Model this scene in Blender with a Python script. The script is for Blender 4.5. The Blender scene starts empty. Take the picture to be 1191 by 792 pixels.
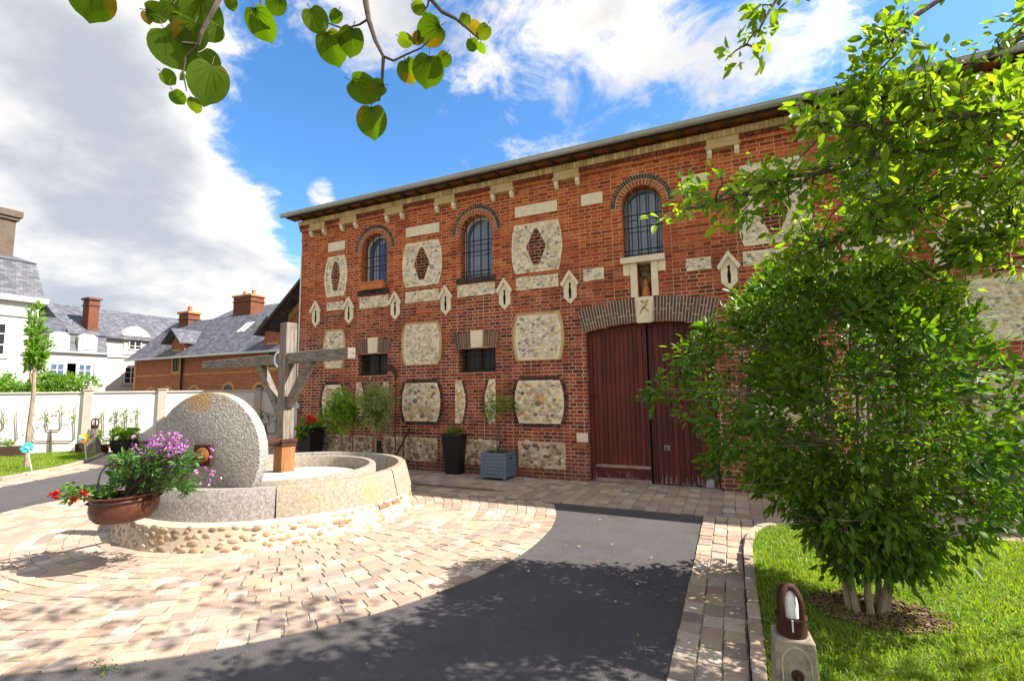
import bpy, bmesh, math, random
import numpy as np
from mathutils import Vector, Matrix
random.seed(7); RNG = np.random.default_rng(7)
PI = math.pi
SC = bpy.context.scene
COL = SC.collection

# ------------------------------------------------------------------ camera, sky, sun, exposure
EYE = 1.65; FPX = 556.29; PW, PH = 1191, 792
yaw, pitch, roll = math.radians(24.575), math.radians(5.922), math.radians(-0.750)
f_ = Vector((-math.sin(yaw)*math.cos(pitch), math.cos(yaw)*math.cos(pitch), math.sin(pitch)))
r_ = Vector((math.cos(yaw), math.sin(yaw), 0)); u_ = r_.cross(f_)
RIGHT = math.cos(roll)*r_ + math.sin(roll)*u_
UP = -math.sin(roll)*r_ + math.cos(roll)*u_
cam = bpy.data.cameras.new('camera'); cam.sensor_width = 36; cam.lens = 36*FPX/PW
cam.clip_start = 0.02; cam.clip_end = 5000
co = bpy.data.objects.new('camera', cam); COL.objects.link(co)
M = Matrix((RIGHT, UP, -f_)).transposed().to_4x4(); M.translation = Vector((0, 0, EYE))
co.matrix_world = M; SC.camera = co

SUN = Vector((1.0, 0.27, 1.0)).normalized()
sun = bpy.data.lights.new('sun', 'SUN'); sun.energy = 4.6; sun.angle = math.radians(0.5); sun.color = (1, .94, .84)
so = bpy.data.objects.new('sun', sun); COL.objects.link(so); so.location = SUN*50
so.rotation_euler = (-SUN).to_track_quat('-Z', 'Y').to_euler()
SC.view_settings.view_transform = 'Standard'; SC.view_settings.look = 'None'
SC.view_settings.exposure = 1.6; SC.view_settings.gamma = 1

def raydir(px, py):
    return f_ + RIGHT*((px-PW/2)/FPX) - UP*((py-PH/2)/FPX)
def on_ground(px, py, z=0.0):
    d = raydir(px, py); return Vector((0, 0, EYE)) + d*((z-EYE)/d.z)
def on_plane(px, py, pt, n):
    d = raydir(px, py); n = Vector(n); return Vector((0, 0, EYE)) + d*(((Vector(pt)-Vector((0, 0, EYE))).dot(n))/d.dot(n))
def at_depth(px, py, dep):
    return Vector((0, 0, EYE)) + raydir(px, py)*dep
def project(P):
    q = Vector(P)-Vector((0, 0, EYE)); d = q.dot(f_)
    if d < .05: return None
    return (PW/2+FPX*q.dot(RIGHT)/d, PH/2-FPX*q.dot(UP)/d, d)

# ------------------------------------------------------------------ node helpers
class NT:
    def __init__(s, tree): s.t = tree; s.n = tree.nodes; s.l = tree.links
    def node(s, typ, **kw):
        n = s.n.new(typ)
        for k, v in kw.items(): setattr(n, k, v)
        return n
    def put(s, sock, v):
        if isinstance(v, bpy.types.NodeSocket): s.l.new(v, sock)
        elif isinstance(v, (tuple, list)) and sock.type == 'RGBA' and len(v) == 3: sock.default_value = (*v, 1)
        else: sock.default_value = v
    def math(s, op, a, b=0.0, c=0.0, clamp=False):
        n = s.node('ShaderNodeMath', operation=op, use_clamp=clamp)
        s.put(n.inputs[0], a); s.put(n.inputs[1], b); s.put(n.inputs[2], c); return n.outputs[0]
    def vmath(s, op, a, b=(0, 0, 0)):
        n = s.node('ShaderNodeVectorMath', operation=op); s.put(n.inputs[0], a)
        if op == 'SCALE': s.put(n.inputs['Scale'], b)
        else: s.put(n.inputs[1], b)
        return n.outputs['Value'] if op in ('DOT_PRODUCT', 'LENGTH') else n.outputs['Vector']
    def mix(s, fac, a, b, blend='MIX'):
        n = s.node('ShaderNodeMix', data_type='RGBA', blend_type=blend); n.clamp_factor = True
        s.put(n.inputs[0], fac); s.put(n.inputs[6], a); s.put(n.inputs[7], b); return n.outputs[2]
    def noise(s, vec, scale, detail=4, rough=.55, dist=0.0, col=False):
        n = s.node('ShaderNodeTexNoise'); s.put(n.inputs['Vector'], vec); n.inputs['Scale'].default_value = scale
        n.inputs['Detail'].default_value = detail; n.inputs['Roughness'].default_value = rough; n.inputs['Distortion'].default_value = dist
        return n.outputs['Color' if col else 'Fac']
    def vor(s, vec, scale, feature='F1', out='Distance', rnd=1.0):
        n = s.node('ShaderNodeTexVoronoi', feature=feature); s.put(n.inputs['Vector'], vec); n.inputs['Scale'].default_value = scale
        n.inputs['Randomness'].default_value = rnd; return n.outputs[out]
    def ramp(s, fac, stops, interp='LINEAR'):
        n = s.node('ShaderNodeValToRGB'); s.put(n.inputs[0], fac); e = n.color_ramp; e.interpolation = interp
        while len(e.elements) < len(stops): e.elements.new(.5)
        for el, (p, c) in zip(e.elements, stops):
            el.position = p; el.color = (*c, 1) if len(c) == 3 else c
        return n.outputs[0]
    def mrange(s, v, a, b, c=0.0, d=1.0, smooth=True):
        n = s.node('ShaderNodeMapRange', interpolation_type='SMOOTHSTEP' if smooth else 'LINEAR')
        for i, x in enumerate((v, a, b, c, d)): s.put(n.inputs[i], x)
        return n.outputs[0]
    def bump(s, h, strength=.5, dist=.01, normal=None):
        n = s.node('ShaderNodeBump'); s.put(n.inputs['Height'], h); n.inputs['Strength'].default_value = strength
        n.inputs['Distance'].default_value = dist
        if normal: s.l.new(normal, n.inputs['Normal'])
        return n.outputs[0]
    def pos(s): return s.node('ShaderNodeNewGeometry').outputs['Position']
    def attr(s, name='Col'): return s.node('ShaderNodeAttribute', attribute_name=name).outputs['Color']
    def sep(s, v):
        n = s.node('ShaderNodeSeparateXYZ'); s.l.new(v, n.inputs[0]); return n.outputs
    def comb(s, x, y, z=0.0):
        n = s.node('ShaderNodeCombineXYZ'); s.put(n.inputs[0], x); s.put(n.inputs[1], y); s.put(n.inputs[2], z); return n.outputs[0]

MATS = {}
def material(name, fn):
    m = bpy.data.materials.new(name); m.use_nodes = True; nt = NT(m.node_tree); nt.n.clear()
    out = nt.node('ShaderNodeOutputMaterial'); sh = fn(nt); nt.l.new(sh, out.inputs[0]); MATS[name] = m; return m
def pbsdf(nt, color, rough=.7, normal=None, metal=0.0, spec=.3):
    p = nt.node('ShaderNodeBsdfPrincipled'); nt.put(p.inputs['Base Color'], color); nt.put(p.inputs['Roughness'], rough)
    p.inputs['Metallic'].default_value = metal; p.inputs['Specular IOR Level'].default_value = spec
    if normal: nt.l.new(normal, p.inputs['Normal'])
    return p.outputs[0]

# ------------------------------------------------------------------ sky
wd = bpy.data.worlds.new('World'); SC.world = wd; wd.use_nodes = True
w = NT(wd.node_tree); w.n.clear()
wo = w.node('ShaderNodeOutputWorld'); bg = w.node('ShaderNodeBackground'); w.l.new(bg.outputs[0], wo.inputs[0])
sky = w.node('ShaderNodeTexSky', sky_type='NISHITA'); sky.sun_disc = False
sky.sun_elevation = math.asin(SUN.z); sky.sun_rotation = math.atan2(SUN.x, SUN.y); sky.altitude = 50; sky.air_density = 1.0; sky.dust_density = .6; sky.ozone_density = 3.0
hs = w.node('ShaderNodeHueSaturation'); w.l.new(sky.outputs[0], hs.inputs['Color']); hs.inputs['Saturation'].default_value = 1.24; hs.inputs['Value'].default_value = 1.45
dirv = w.vmath('NORMALIZE', w.node('ShaderNodeTexCoord').outputs['Generated'])
dz = w.sep(dirv)
# project the direction onto a cloud layer so that clouds flatten towards the horizon
inv = w.math('DIVIDE', 1.0, w.math('ADD', w.math('MAXIMUM', dz[2], 0.0), .32))
cv = w.vmath('SCALE', dirv, inv)
n1 = w.noise(cv, 2.1, 9, .60, .25)
n2 = w.noise(w.vmath('ADD', cv, (3.1, 1.7, .4)), 6.0, 8, .66, .5)
dens = w.math('ADD', w.math('MULTIPLY', w.math('SUBTRACT', n1, .5), 3.9), w.math('MULTIPLY', w.math('SUBTRACT', n2, .5), 3.6))
BLOBS = [((60, 130), 24, 1.25), ((-250, 150), 30, 1.2), ((150, 330), 16, 1.0), ((0, 20), 14, .5), ((280, 320), 9, .8),
         ((395, 200), 13, -1.2), ((310, 120), 9, -.9), ((480, 215), 9, -.7), ((600, 50), 9, .5), ((745, 30), 8, .62), ((680, 120), 8, .05), ((905, 75), 9, .5),
         ((820, 5), 7, .15), ((600, 170), 8, -.35), ((1110, 25), 9, -.6), ((375, 226), 2.4, 1.5), ((180, 70), 6, -.2), ((560, 185), 5, .2), ((640, 200), 4, .6), ((420, 30), 7, .5)]
acc = w.math('ADD', dens, w.mrange(w.vmath('DOT_PRODUCT', dirv, tuple(Vector((.25, -.95, .15)).normalized())), -.1, .75, 0.0, 1.3))  # unseen cloud bank behind the camera, added as neutral fill light
for (bx, by), rad, wt in BLOBS:
    d = raydir(bx, by).normalized()
    dt = w.vmath('DOT_PRODUCT', dirv, tuple(d))
    acc = w.math('ADD', acc, w.mrange(dt, math.cos(math.radians(rad)), 1.0, 0.0, wt))
cover = w.mrange(acc, -.1, .95)
shade = w.mrange(w.math('ADD', w.noise(w.vmath('ADD', cv, (.2, -.15, .1)), 2.6, 5, .5), w.math('MULTIPLY', acc, .06)), .43, .78)
ccol = w.mix(shade, (6.4, 6.0, 5.5), (2.85, 3.05, 3.4))
ccol = w.vmath('SCALE', ccol, w.mrange(w.vmath('DOT_PRODUCT', dirv, tuple(SUN)), .45, .98, 1.0, 1.9))
skyc = w.mix(w.math('MULTIPLY', cover, .96), hs.outputs[0], ccol)
w.l.new(skyc, bg.inputs[0]); bg.inputs[1].default_value = .067

# ------------------------------------------------------------------ mesh builder and object helpers
def wloc(o):
    v = Vector((0, 0, 0))
    while o is not None: v += o.location; o = o.parent
    return v
class MB:
    def __init__(s): s.v = []; s.f = []; s.c = []
    def add(s, vs, fs, col=None):
        b = len(s.v); s.v += [tuple(x) for x in vs]; s.f += [tuple(i+b for i in f) for f in fs]; s.c += [col]*len(fs); return s
    def box(s, x0, x1, y0, y1, z0, z1, col=None):
        return s.add([(x0,y0,z0),(x1,y0,z0),(x1,y1,z0),(x0,y1,z0),(x0,y0,z1),(x1,y0,z1),(x1,y1,z1),(x0,y1,z1)],
                     [(0,3,2,1),(4,5,6,7),(0,1,5,4),(1,2,6,5),(2,3,7,6),(3,0,4,7)], col)
    def obox(s, c, size, rz=0, col=None, axes=None):
        c = Vector(c)
        if axes is None: axes = (Vector((math.cos(rz), math.sin(rz), 0)), Vector((-math.sin(rz), math.cos(rz), 0)), Vector((0, 0, 1)))
        vs = [c + axes[0]*(i*size[0]/2) + axes[1]*(j*size[1]/2) + axes[2]*(k*size[2]/2) for k in (-1, 1) for (i, j) in ((-1,-1),(1,-1),(1,1),(-1,1))]
        return s.add(vs, [(0,3,2,1),(4,5,6,7),(0,1,5,4),(1,2,6,5),(2,3,7,6),(3,0,4,7)], col)
    def bar(s, p, q, wd_, ht, up=(0, 0, 1), col=None):
        p, q = Vector(p), Vector(q); a = (q-p); L = a.length; a.normalize(); sd = a.cross(Vector(up)).normalized(); u = sd.cross(a)
        return s.obox((p+q)/2, (L, wd_, ht), axes=(a, sd, u), col=col)
    def prism(s, poly, axis, a0, a1, col=None):
        def mk(p, a): return {'y': (p[0], a, p[1]), 'z': (p[0], p[1], a), 'x': (a, p[0], p[1])}[axis]
        n = len(poly)
        return s.add([mk(p, a0) for p in poly]+[mk(p, a1) for p in poly], [tuple(range(n)), tuple(range(2*n-1, n-1, -1))]+[(i, i+n, (i+1) % n+n, (i+1) % n) for i in range(n)], col)
    def tube(s, pts, rad, n=8, col=None, cap=True):
        pts = [Vector(p) for p in pts]; m = len(pts)
        if not isinstance(rad, (list, tuple)): rad = [rad]*m
        vs = []; side = None
        for i, p in enumerate(pts):
            t = (pts[min(i+1, m-1)]-pts[max(i-1, 0)]).normalized()
            if side is None: side = t.orthogonal().normalized()
            side = (side - t*side.dot(t)); side = side.normalized() if side.length > 1e-6 else t.orthogonal().normalized()
            b = t.cross(side)
            vs += [p+(side*math.cos(2*PI*k/n)+b*math.sin(2*PI*k/n))*rad[i] for k in range(n)]
        fs = [(i*n+k, i*n+(k+1) % n, (i+1)*n+(k+1) % n, (i+1)*n+k) for i in range(m-1) for k in range(n)]
        if cap: fs += [tuple(range(n-1, -1, -1)), tuple(range((m-1)*n, m*n))]
        return s.add(vs, fs, col)
    def lathe(s, prof, c, n=48, a0=0, a1=2*PI, col=None, close=False, axes=None):
        c = Vector(c); full = abs(a1-a0-2*PI) < 1e-6; N = n if full else n+1; m = len(prof)
        X, Y, Z = axes or (Vector((1,0,0)), Vector((0,1,0)), Vector((0,0,1)))
        vs = []
        for i in range(N):
            a = a0+(a1-a0)*i/n
            vs += [c+(X*math.cos(a)+Y*math.sin(a))*r+Z*z for r, z in prof]
        fs = []
        for i in range(n):
            j = (i+1) % N
            for k in range(m if close else m-1):
                l = (k+1) % m; fs.append((i*m+k, j*m+k, j*m+l, i*m+l))
        if close and not full: fs += [tuple(range(m)), tuple(range(n*m+m-1, n*m-1, -1))]
        return s.add(vs, fs, col)
    def ball(s, c, r, col=None, nu=8, nv=5, axes=None):
        c = Vector(c); r = (r, r, r) if not isinstance(r, (tuple, list)) else r
        X, Y, Z = axes or (Vector((1,0,0)), Vector((0,1,0)), Vector((0,0,1)))
        vs = [c-Z*r[2]]
        for j in range(1, nv):
            t = -PI/2+PI*j/nv
            vs += [c+X*(r[0]*math.cos(t)*math.cos(2*PI*i/nu))+Y*(r[1]*math.cos(t)*math.sin(2*PI*i/nu))+Z*(r[2]*math.sin(t)) for i in range(nu)]
        vs.append(c+Z*r[2]); top = len(vs)-1
        fs = [(0, 1+(i+1) % nu, 1+i) for i in range(nu)]
        for j in range(nv-2): fs += [(1+j*nu+i, 1+j*nu+(i+1) % nu, 1+(j+1)*nu+(i+1) % nu, 1+(j+1)*nu+i) for i in range(nu)]
        fs += [(1+(nv-2)*nu+i, 1+(nv-2)*nu+(i+1) % nu, top) for i in range(nu)]
        return s.add(vs, fs, col)
    def build(s, name, mat, parent=None, loc=None, smooth=False, bevel=0, fixn=True):
        o0 = wloc(parent) if parent is not None else (Vector(loc) if loc is not None else Vector((0, 0, 0)))
        me = bpy.data.meshes.new(name)
        me.from_pydata([(x-o0.x, y-o0.y, z-o0.z) for x, y, z in s.v], [], s.f)
        if any(c is not None for c in s.c):
            at = me.color_attributes.new('Col', 'FLOAT_COLOR', 'CORNER'); arr = []
            for f, c in zip(s.f, s.c):
                c = c or (1, 1, 1)
                arr += list((*c, 1))*len(f)
            at.data.foreach_set('color', arr)
        if fixn:
            bm = bmesh.new(); bm.from_mesh(me); bmesh.ops.recalc_face_normals(bm, faces=bm.faces); bm.to_mesh(me); bm.free()
        me.materials.append(MATS[mat] if isinstance(mat, str) else mat)
        o = bpy.data.objects.new(name, me); COL.objects.link(o)
        if parent is not None: o.parent = parent
        else: o.location = o0
        if smooth:
            me.polygons.foreach_set('use_smooth', [True]*len(me.polygons))
            try: me.set_sharp_from_angle(angle=math.radians(40))
            except Exception: pass
        if bevel:
            b = o.modifiers.new('bevel', 'BEVEL'); b.width = bevel; b.segments = 2; b.limit_method = 'ANGLE'
        return o
def empty(name, loc):
    o = bpy.data.objects.new(name, None); COL.objects.link(o); o.location = loc; o.empty_display_size = .2; return o
def tag(o, label, cat, group=None):
    o['label'] = label; o['category'] = cat
    if group: o['group'] = group
    return o
def thing(name, loc, label, cat, group=None): return tag(empty(name, loc), label, cat, group)
def struct(o): o['kind'] = 'structure'; return o
def stuff(o): o['kind'] = 'stuff'; return o
def np_mesh(name, V, F, cols, mat, parent=None, loc=None):
    """V (n,3) world verts, F (m,4) quads, cols (m,3)"""
    o0 = wloc(parent) if parent is not None else Vector(loc or (0, 0, 0))
    V = V - np.array(o0); me = bpy.data.meshes.new(name); nf, k = F.shape
    me.vertices.add(len(V)); me.vertices.foreach_set('co', V.astype(np.float32).ravel())
    me.loops.add(nf*k); me.loops.foreach_set('vertex_index', F.astype(np.int32).ravel())
    me.polygons.add(nf); me.polygons.foreach_set('loop_start', np.arange(0, nf*k, k, dtype=np.int32)); me.polygons.foreach_set('loop_total', np.full(nf, k, np.int32))
    me.update(calc_edges=True)
    at = me.color_attributes.new('Col', 'FLOAT_COLOR', 'CORNER')
    c4 = np.concatenate([np.repeat(cols, k, axis=0), np.ones((nf*k, 1))], 1); at.data.foreach_set('color', c4.astype(np.float32).ravel())
    me.materials.append(MATS[mat]); o = bpy.data.objects.new(name, me); COL.objects.link(o)
    if parent is not None: o.parent = parent
    else: o.location = o0
    return o
def unit(a): return a/np.maximum(np.linalg.norm(a, axis=-1, keepdims=True), 1e-9)
def leaves(P, D, L, wr, cols, name, mat, parent=None, loc=None, droop=.25, up=.6, rng=RNG, fold=.35):
    """many leaf-shaped folded faces: base P, axis D, length L, width ratio wr"""
    n = len(P); D = unit(D + np.array([0, 0, -droop])*rng.random((n, 1)))
    N = unit(np.array([0, 0, up]) + rng.normal(0, .55, (n, 3))); S = unit(np.cross(D, N)); N = np.cross(S, D)
    L = L[:, None]; wv = L*wr
    def at(t, sd, h): return P + D*L*t + S*wv*sd + N*L*h
    q = fold*wr
    V = np.stack([P, at(.28, -.42, q*.42), at(.66, -.40, q*.40-.03), at(1, 0, -.10), at(.66, .40, q*.40-.03), at(.28, .42, q*.42)], 1).reshape(-1, 3)
    b = np.arange(n)[:, None]*6
    F = np.concatenate([b+np.array([[0, 3, 2, 1]]), b+np.array([[0, 5, 4, 3]])], 0)
    return np_mesh(name, V, F, np.concatenate([cols, cols]), mat, parent, loc)

# ------------------------------------------------------------------ materials
def wall_uv(nt):
    g = nt.node('ShaderNodeNewGeometry'); p = nt.sep(g.outputs['Position']); n = nt.sep(g.outputs['True Normal'])
    st = nt.math('GREATER_THAN', nt.math('ABSOLUTE', n[1]), .6)
    u = nt.math('ADD', nt.math('MULTIPLY', p[0], st), nt.math('MULTIPLY', p[1], nt.math('SUBTRACT', 1.0, st)))
    return nt.comb(u, p[2]), p, g.outputs['Position']
def brick_tex(nt, uv, bw, rh, mortar, squash=1.0, offs=.5):
    b = nt.node('ShaderNodeTexBrick'); b.offset = offs; b.squash = squash; b.squash_frequency = 2
    nt.l.new(uv, b.inputs['Vector']); nt.put(b.inputs['Color1'], (0, 0, 0)); nt.put(b.inputs['Color2'], (1, 1, 1)); nt.put(b.inputs['Mortar'], (.5, .5, .5))
    b.inputs['Scale'].default_value = 1; b.inputs['Brick Width'].default_value = bw; b.inputs['Row Height'].default_value = rh
    b.inputs['Mortar Size'].default_value = mortar; b.inputs['Mortar Smooth'].default_value = .25
    return b.outputs['Color'], b.outputs['Fac']
def barn_brick(nt, dark=False):
    uv, p, P = wall_uv(nt)
    wob = nt.vmath('SCALE', nt.vmath('SUBTRACT', nt.noise(P, 9, 3, col=True), (.5, .5, .5)), .022)
    c, m = brick_tex(nt, nt.vmath('ADD', uv, wob), .205, .067, .0058, .62)
    v = nt.math('ADD', nt.math('MULTIPLY', nt.sep(c)[0], .62), nt.math('MULTIPLY', nt.noise(P, 26, 3), .5))
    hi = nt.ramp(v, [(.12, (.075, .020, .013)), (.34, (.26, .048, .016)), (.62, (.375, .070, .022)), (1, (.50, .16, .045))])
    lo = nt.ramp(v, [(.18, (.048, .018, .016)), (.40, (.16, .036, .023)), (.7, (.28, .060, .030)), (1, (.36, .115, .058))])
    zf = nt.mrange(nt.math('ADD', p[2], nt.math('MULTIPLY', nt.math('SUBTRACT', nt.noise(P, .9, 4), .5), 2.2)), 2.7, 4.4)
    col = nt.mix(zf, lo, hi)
    old = nt.mrange(nt.noise(nt.vmath('ADD', P, (7, 3, 2)), 1.3, 5, .6), .56, .72)
    col = nt.mix(nt.math('MULTIPLY', old, .5), col, (.085, .042, .036))
    stv = nt.noise(nt.vmath('MULTIPLY', P, (5.5, 5.5, .45)), 1.0, 5, .65)
    col = nt.mix(nt.math('MULTIPLY', nt.mrange(stv, .52, .72), .45), col, nt.mix(1.0, col, (.45, .40, .40), 'MULTIPLY'))
    rep = nt.mrange(nt.noise(nt.vmath('ADD', P, (2, 9, 4)), .8, 3, .5, .6), .60, .66); col = nt.mix(nt.math('MULTIPLY', rep, .5), col, nt.mix(1.0, col, (1.25, 1.5, 1.6), 'MULTIPLY'))
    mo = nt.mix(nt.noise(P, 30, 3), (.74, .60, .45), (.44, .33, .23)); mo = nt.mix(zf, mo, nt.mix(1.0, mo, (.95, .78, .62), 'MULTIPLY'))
    mo = nt.mix(nt.math('MULTIPLY', nt.mrange(nt.noise(P, 1.7, 6, .65), .42, .66), .85), mo, (.20, .135, .095))
    # patches where the mortar was smeared over
    sm = nt.math('MULTIPLY', nt.mrange(nt.noise(nt.vmath('ADD', P, (1, 8, 5)), 5, 5, .7), .66, .74), .8)
    footdark = nt.mrange(nt.math('ADD', p[2], nt.math('MULTIPLY', nt.math('SUBTRACT', nt.noise(P, 3, 4), .5), .7)), .55, .05)  # bricks and mortar get darker towards the foot of the wall
    col = nt.mix(nt.math('MULTIPLY', footdark, .5), col, (.07, .05, .042)); mo = nt.mix(nt.math('MULTIPLY', footdark, .5), mo, (.16, .13, .10))
    base = nt.mix(nt.math('MAXIMUM', m, nt.math('MULTIPLY', sm, .75)), col, mo)
    h = nt.math('SUBTRACT', nt.math('MULTIPLY', nt.noise(P, 60, 3), .35), m)
    if dark: base = nt.mix(nt.math('SUBTRACT', 1.0, m), base, nt.mix(1.0, lo, (.42, .45, .52), 'MULTIPLY'))
    return pbsdf(nt, base, .88, nt.bump(h, .8, .008), spec=.15)
material('barn_brick', barn_brick); material('dark_brick', lambda nt: barn_brick(nt, True))
def attr_mat(name, rough=.85, nsc=40, bumpd=.004, var=.35, spec=.2, dark=(.5, .45, .4)):
    def fn(nt):
        P = nt.pos(); c = nt.attr(); n = nt.noise(P, nsc, 5, .6); n2 = nt.noise(P, nsc*.12, 4)
        c = nt.mix(nt.math('MULTIPLY', nt.mrange(n, .35, .8), var), c, nt.mix(1.0, c, dark, 'MULTIPLY'))
        c = nt.mix(nt.math('MULTIPLY', nt.mrange(n2, .45, .7), var), c, nt.mix(1.0, c, dark, 'MULTIPLY'))
        return pbsdf(nt, c, rough, nt.bump(n, .7, bumpd), spec=spec)
    return material(name, fn)
attr_mat('stone_tint', .85, 45, .004)
attr_mat('brick_tint', .88, 60, .004, .4, dark=(.4, .35, .33))
attr_mat('paint_tint', .5, 20, .001, .25, .4)
attr_mat('plain_tint', .75, 60, .001, .2, .25)
def solid(name, col, rough=.6, metal=0.0, nsc=30, var=.25, bumpd=.002, spec=.3, dark=.55):
    def fn(nt):
        P = nt.pos(); n = nt.noise(P, nsc, 5, .6); n2 = nt.noise(P, nsc*.15, 4)
        f = nt.math('MULTIPLY', nt.math('ADD', nt.mrange(n, .35, .75), nt.mrange(n2, .4, .7)), var)
        return pbsdf(nt, nt.mix(f, col, tuple(x*dark for x in col)), rough, nt.bump(n, .5, bumpd), metal, spec)
    return material(name, fn)
solid('cream_stone', (.70, .60, .44), .85, bumpd=.005, var=.3, dark=.6)
solid('mortar_cream', (.60, .50, .38), .92, 0, 40, .3)
solid('buff_stone', (.50, .35, .16), .88, bumpd=.005, var=.4, dark=.55)
solid('ochre_stone', (.42, .26, .10), .88, bumpd=.005, var=.5, dark=.45)
solid('white_wood', (.62, .58, .5), .55)
solid('iron', (.018, .017, .018), .55, .3)
solid('rust', (.065, .024, .014), .8, .2, 50, .6, .003)
solid('zinc', (.42, .44, .46), .42, .6, 6, .25)
solid('zinc_pale', (.62, .64, .66), .5, .3, 6, .2)
solid('dark_void', (.008, .008, .009), .9)  # near-black colour stands for the shade inside openings
solid('soffit_orange', (.26, .085, .03), .85, 0, 20, .5)
solid('soffit_wood', (.05, .028, .016), .85, 0, 20, .4)
solid('terracotta', (.50, .16, .05), .8, bumpd=.003)
solid('copper', (.125, .040, .022), .42, .35, 14, .7, .003, .5, .4)
solid('black_plastic', (.012, .012, .014), .45)
solid('slate_blue_paint', (.115, .150, .215), .5, 0, 14, .25)
solid('grey_wood_paint', (.20, .20, .21), .6)
solid('white_render', (.52, .49, .45), .9, 0, 2, .25, .002, .2, .8)
solid('white_wall', (.60, .575, .54), .9, 0, 1.5, .2, .002, .2, .82)
solid('wall_post', (.46, .39, .33), .9)
solid('pale_trim', (.47, .44, .40), .8)
solid('grey_shutter', (.33, .33, .37), .7)
solid('soil', (.035, .022, .014), .95, 0, 60, .5, .01)
solid('mulch', (.11, .07, .045), .95, 0, 70, .7, .015)
solid('white_paint_metal', (.75, .75, .76), .35, .2)
solid('frosted_glass', (.72, .72, .70), .3, 0, 3, .1)
solid('blue_cloth', (.03, .09, .28), .9, 0, 4, .4)
solid('lichen_clay', (.45, .20, .08), .9, 0, 20, .6)
solid('pale_concrete', (.40, .36, .29), .92, 0, 40, .5, .006, .15, .6)
solid('grey_concrete', (.29, .25, .195), .92, 0, 30, .8, .006, .15, .5)
solid('joint_sand', (.46, .37, .28), .97, 0, 7, .9, .006, .2, .3)
def glass_fn(nt):
    P = nt.pos(); n = nt.noise(P, 2.5, 2)
    return pbsdf(nt, nt.mix(n, (.035, .065, .125), (.10, .145, .22)), .04, nt.bump(n, .15, .02), spec=1.0)
material('window_glass', glass_fn)
def dark_glass_fn(nt): return pbsdf(nt, (.02, .02, .024), .25, spec=.25)
material('dark_glass', dark_glass_fn)
def flint_fn(sc, stops, mo1, mo2, warp):
    def flint(nt):
        P = nt.pos(); q = nt.vmath('ADD', P, nt.vmath('SCALE', nt.noise(P, 6, 3, col=True), warp))
        q = nt.vmath('ADD', q, nt.vmath('SCALE', nt.noise(P, 30, 2, col=True), .02))
        d = nt.vor(q, sc, 'DISTANCE_TO_EDGE'); c = nt.sep(nt.vor(q, sc, 'F1', 'Color')); st = nt.ramp(c[0], stops, 'CONSTANT')
        st = nt.mix(nt.math('MULTIPLY', nt.mrange(nt.noise(P, 55, 4), .35, .7), .55), st, nt.mix(1.0, st, (.52, .49, .47), 'MULTIPLY'))
        st = nt.mix(nt.math('MULTIPLY', c[1], .35), st, mo1)
        mo = nt.mix(nt.noise(P, 50, 3), mo1, mo2); f = nt.mrange(nt.math('ADD', d, nt.math('MULTIPLY', nt.noise(P, 45, 3), .06)), .05, .16)
        col = nt.mix(f, mo, st); gr = nt.mrange(nt.noise(nt.vmath('ADD', P, (5, 1, 3)), 2.2, 5, .65), .5, .75); col = nt.mix(nt.math('MULTIPLY', gr, .4), col, nt.mix(1.0, col, (.62, .52, .40), 'MULTIPLY'))
        return pbsdf(nt, col, .85, nt.bump(nt.math('ADD', f, nt.math('MULTIPLY', nt.noise(P, 60, 3), .5)), .9, .014), spec=.2)
    return flint
material('flint_panel', flint_fn(19, [(0, (.66, .57, .43)), (.3, (.72, .64, .51)), (.5, (.50, .44, .36)), (.66, (.66, .54, .36)), (.80, (.50, .36, .20)), (.87, (.20, .19, .20)), (.92, (.64, .59, .50))], (.80, .70, .52), (.62, .51, .36), .12))
material('warm_flint', flint_fn(11, [(0, (.58, .48, .33)), (.22, (.66, .60, .50)), (.40, (.44, .38, .32)), (.55, (.56, .40, .20)), (.72, (.50, .30, .13)), (.84, (.13, .115, .12)), (.89, (.66, .60, .50))], (.78, .67, .49), (.58, .46, .31), .2))
def rubble(nt):
    uv, p, P = wall_uv(nt)
    q = nt.vmath('ADD', nt.vmath('MULTIPLY', P, (1, 1, 1.6)), nt.vmath('SCALE', nt.noise(P, 5, 3, col=True), .15))
    d = nt.vor(q, 9, 'DISTANCE_TO_EDGE'); c = nt.sep(nt.vor(q, 9, 'F1', 'Color'))
    st = nt.ramp(c[0], [(0, (.42, .33, .22)), (.25, (.28, .2, .13)), (.45, (.45, .36, .26)), (.6, (.2, .09, .05)), (.72, (.36, .25, .13)), (.86, (.5, .45, .38))], 'CONSTANT')
    st = nt.mix(nt.math('MULTIPLY', nt.mrange(nt.noise(P, 25, 5), .4, .7), .6), st, nt.mix(1.0, st, (.45, .4, .36), 'MULTIPLY'))
    mo = nt.mix(nt.noise(P, 30, 4), (.50, .42, .31), (.26, .2, .14))
    f = nt.mrange(d, .02, .1)
    return pbsdf(nt, nt.mix(f, mo, st), .9, nt.bump(nt.math('ADD', f, nt.math('MULTIPLY', nt.noise(P, 40, 4), .5)), .9, .02), spec=.15)
material('rubble_stone', rubble)
def wood(name, c1, c2, axis=2, rough=.8, sc=1.0):
    def fn(nt):
        P = nt.node('ShaderNodeTexCoord').outputs['Object']; k = [22*sc]*3; k[axis] = 1.6*sc
        q = nt.vmath('MULTIPLY', P, tuple(k)); n = nt.noise(q, 1.6, 6, .65, .6); n2 = nt.noise(P, 5, 4)
        c = nt.mix(nt.mrange(n, .3, .72), c1, c2); c = nt.mix(nt.math('MULTIPLY', nt.mrange(n2, .45, .7), .4), c, nt.mix(1.0, c, (.55, .5, .48), 'MULTIPLY'))
        return pbsdf(nt, c, rough, nt.bump(n, .6, .006), spec=.2)
    return material(name, fn)
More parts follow.
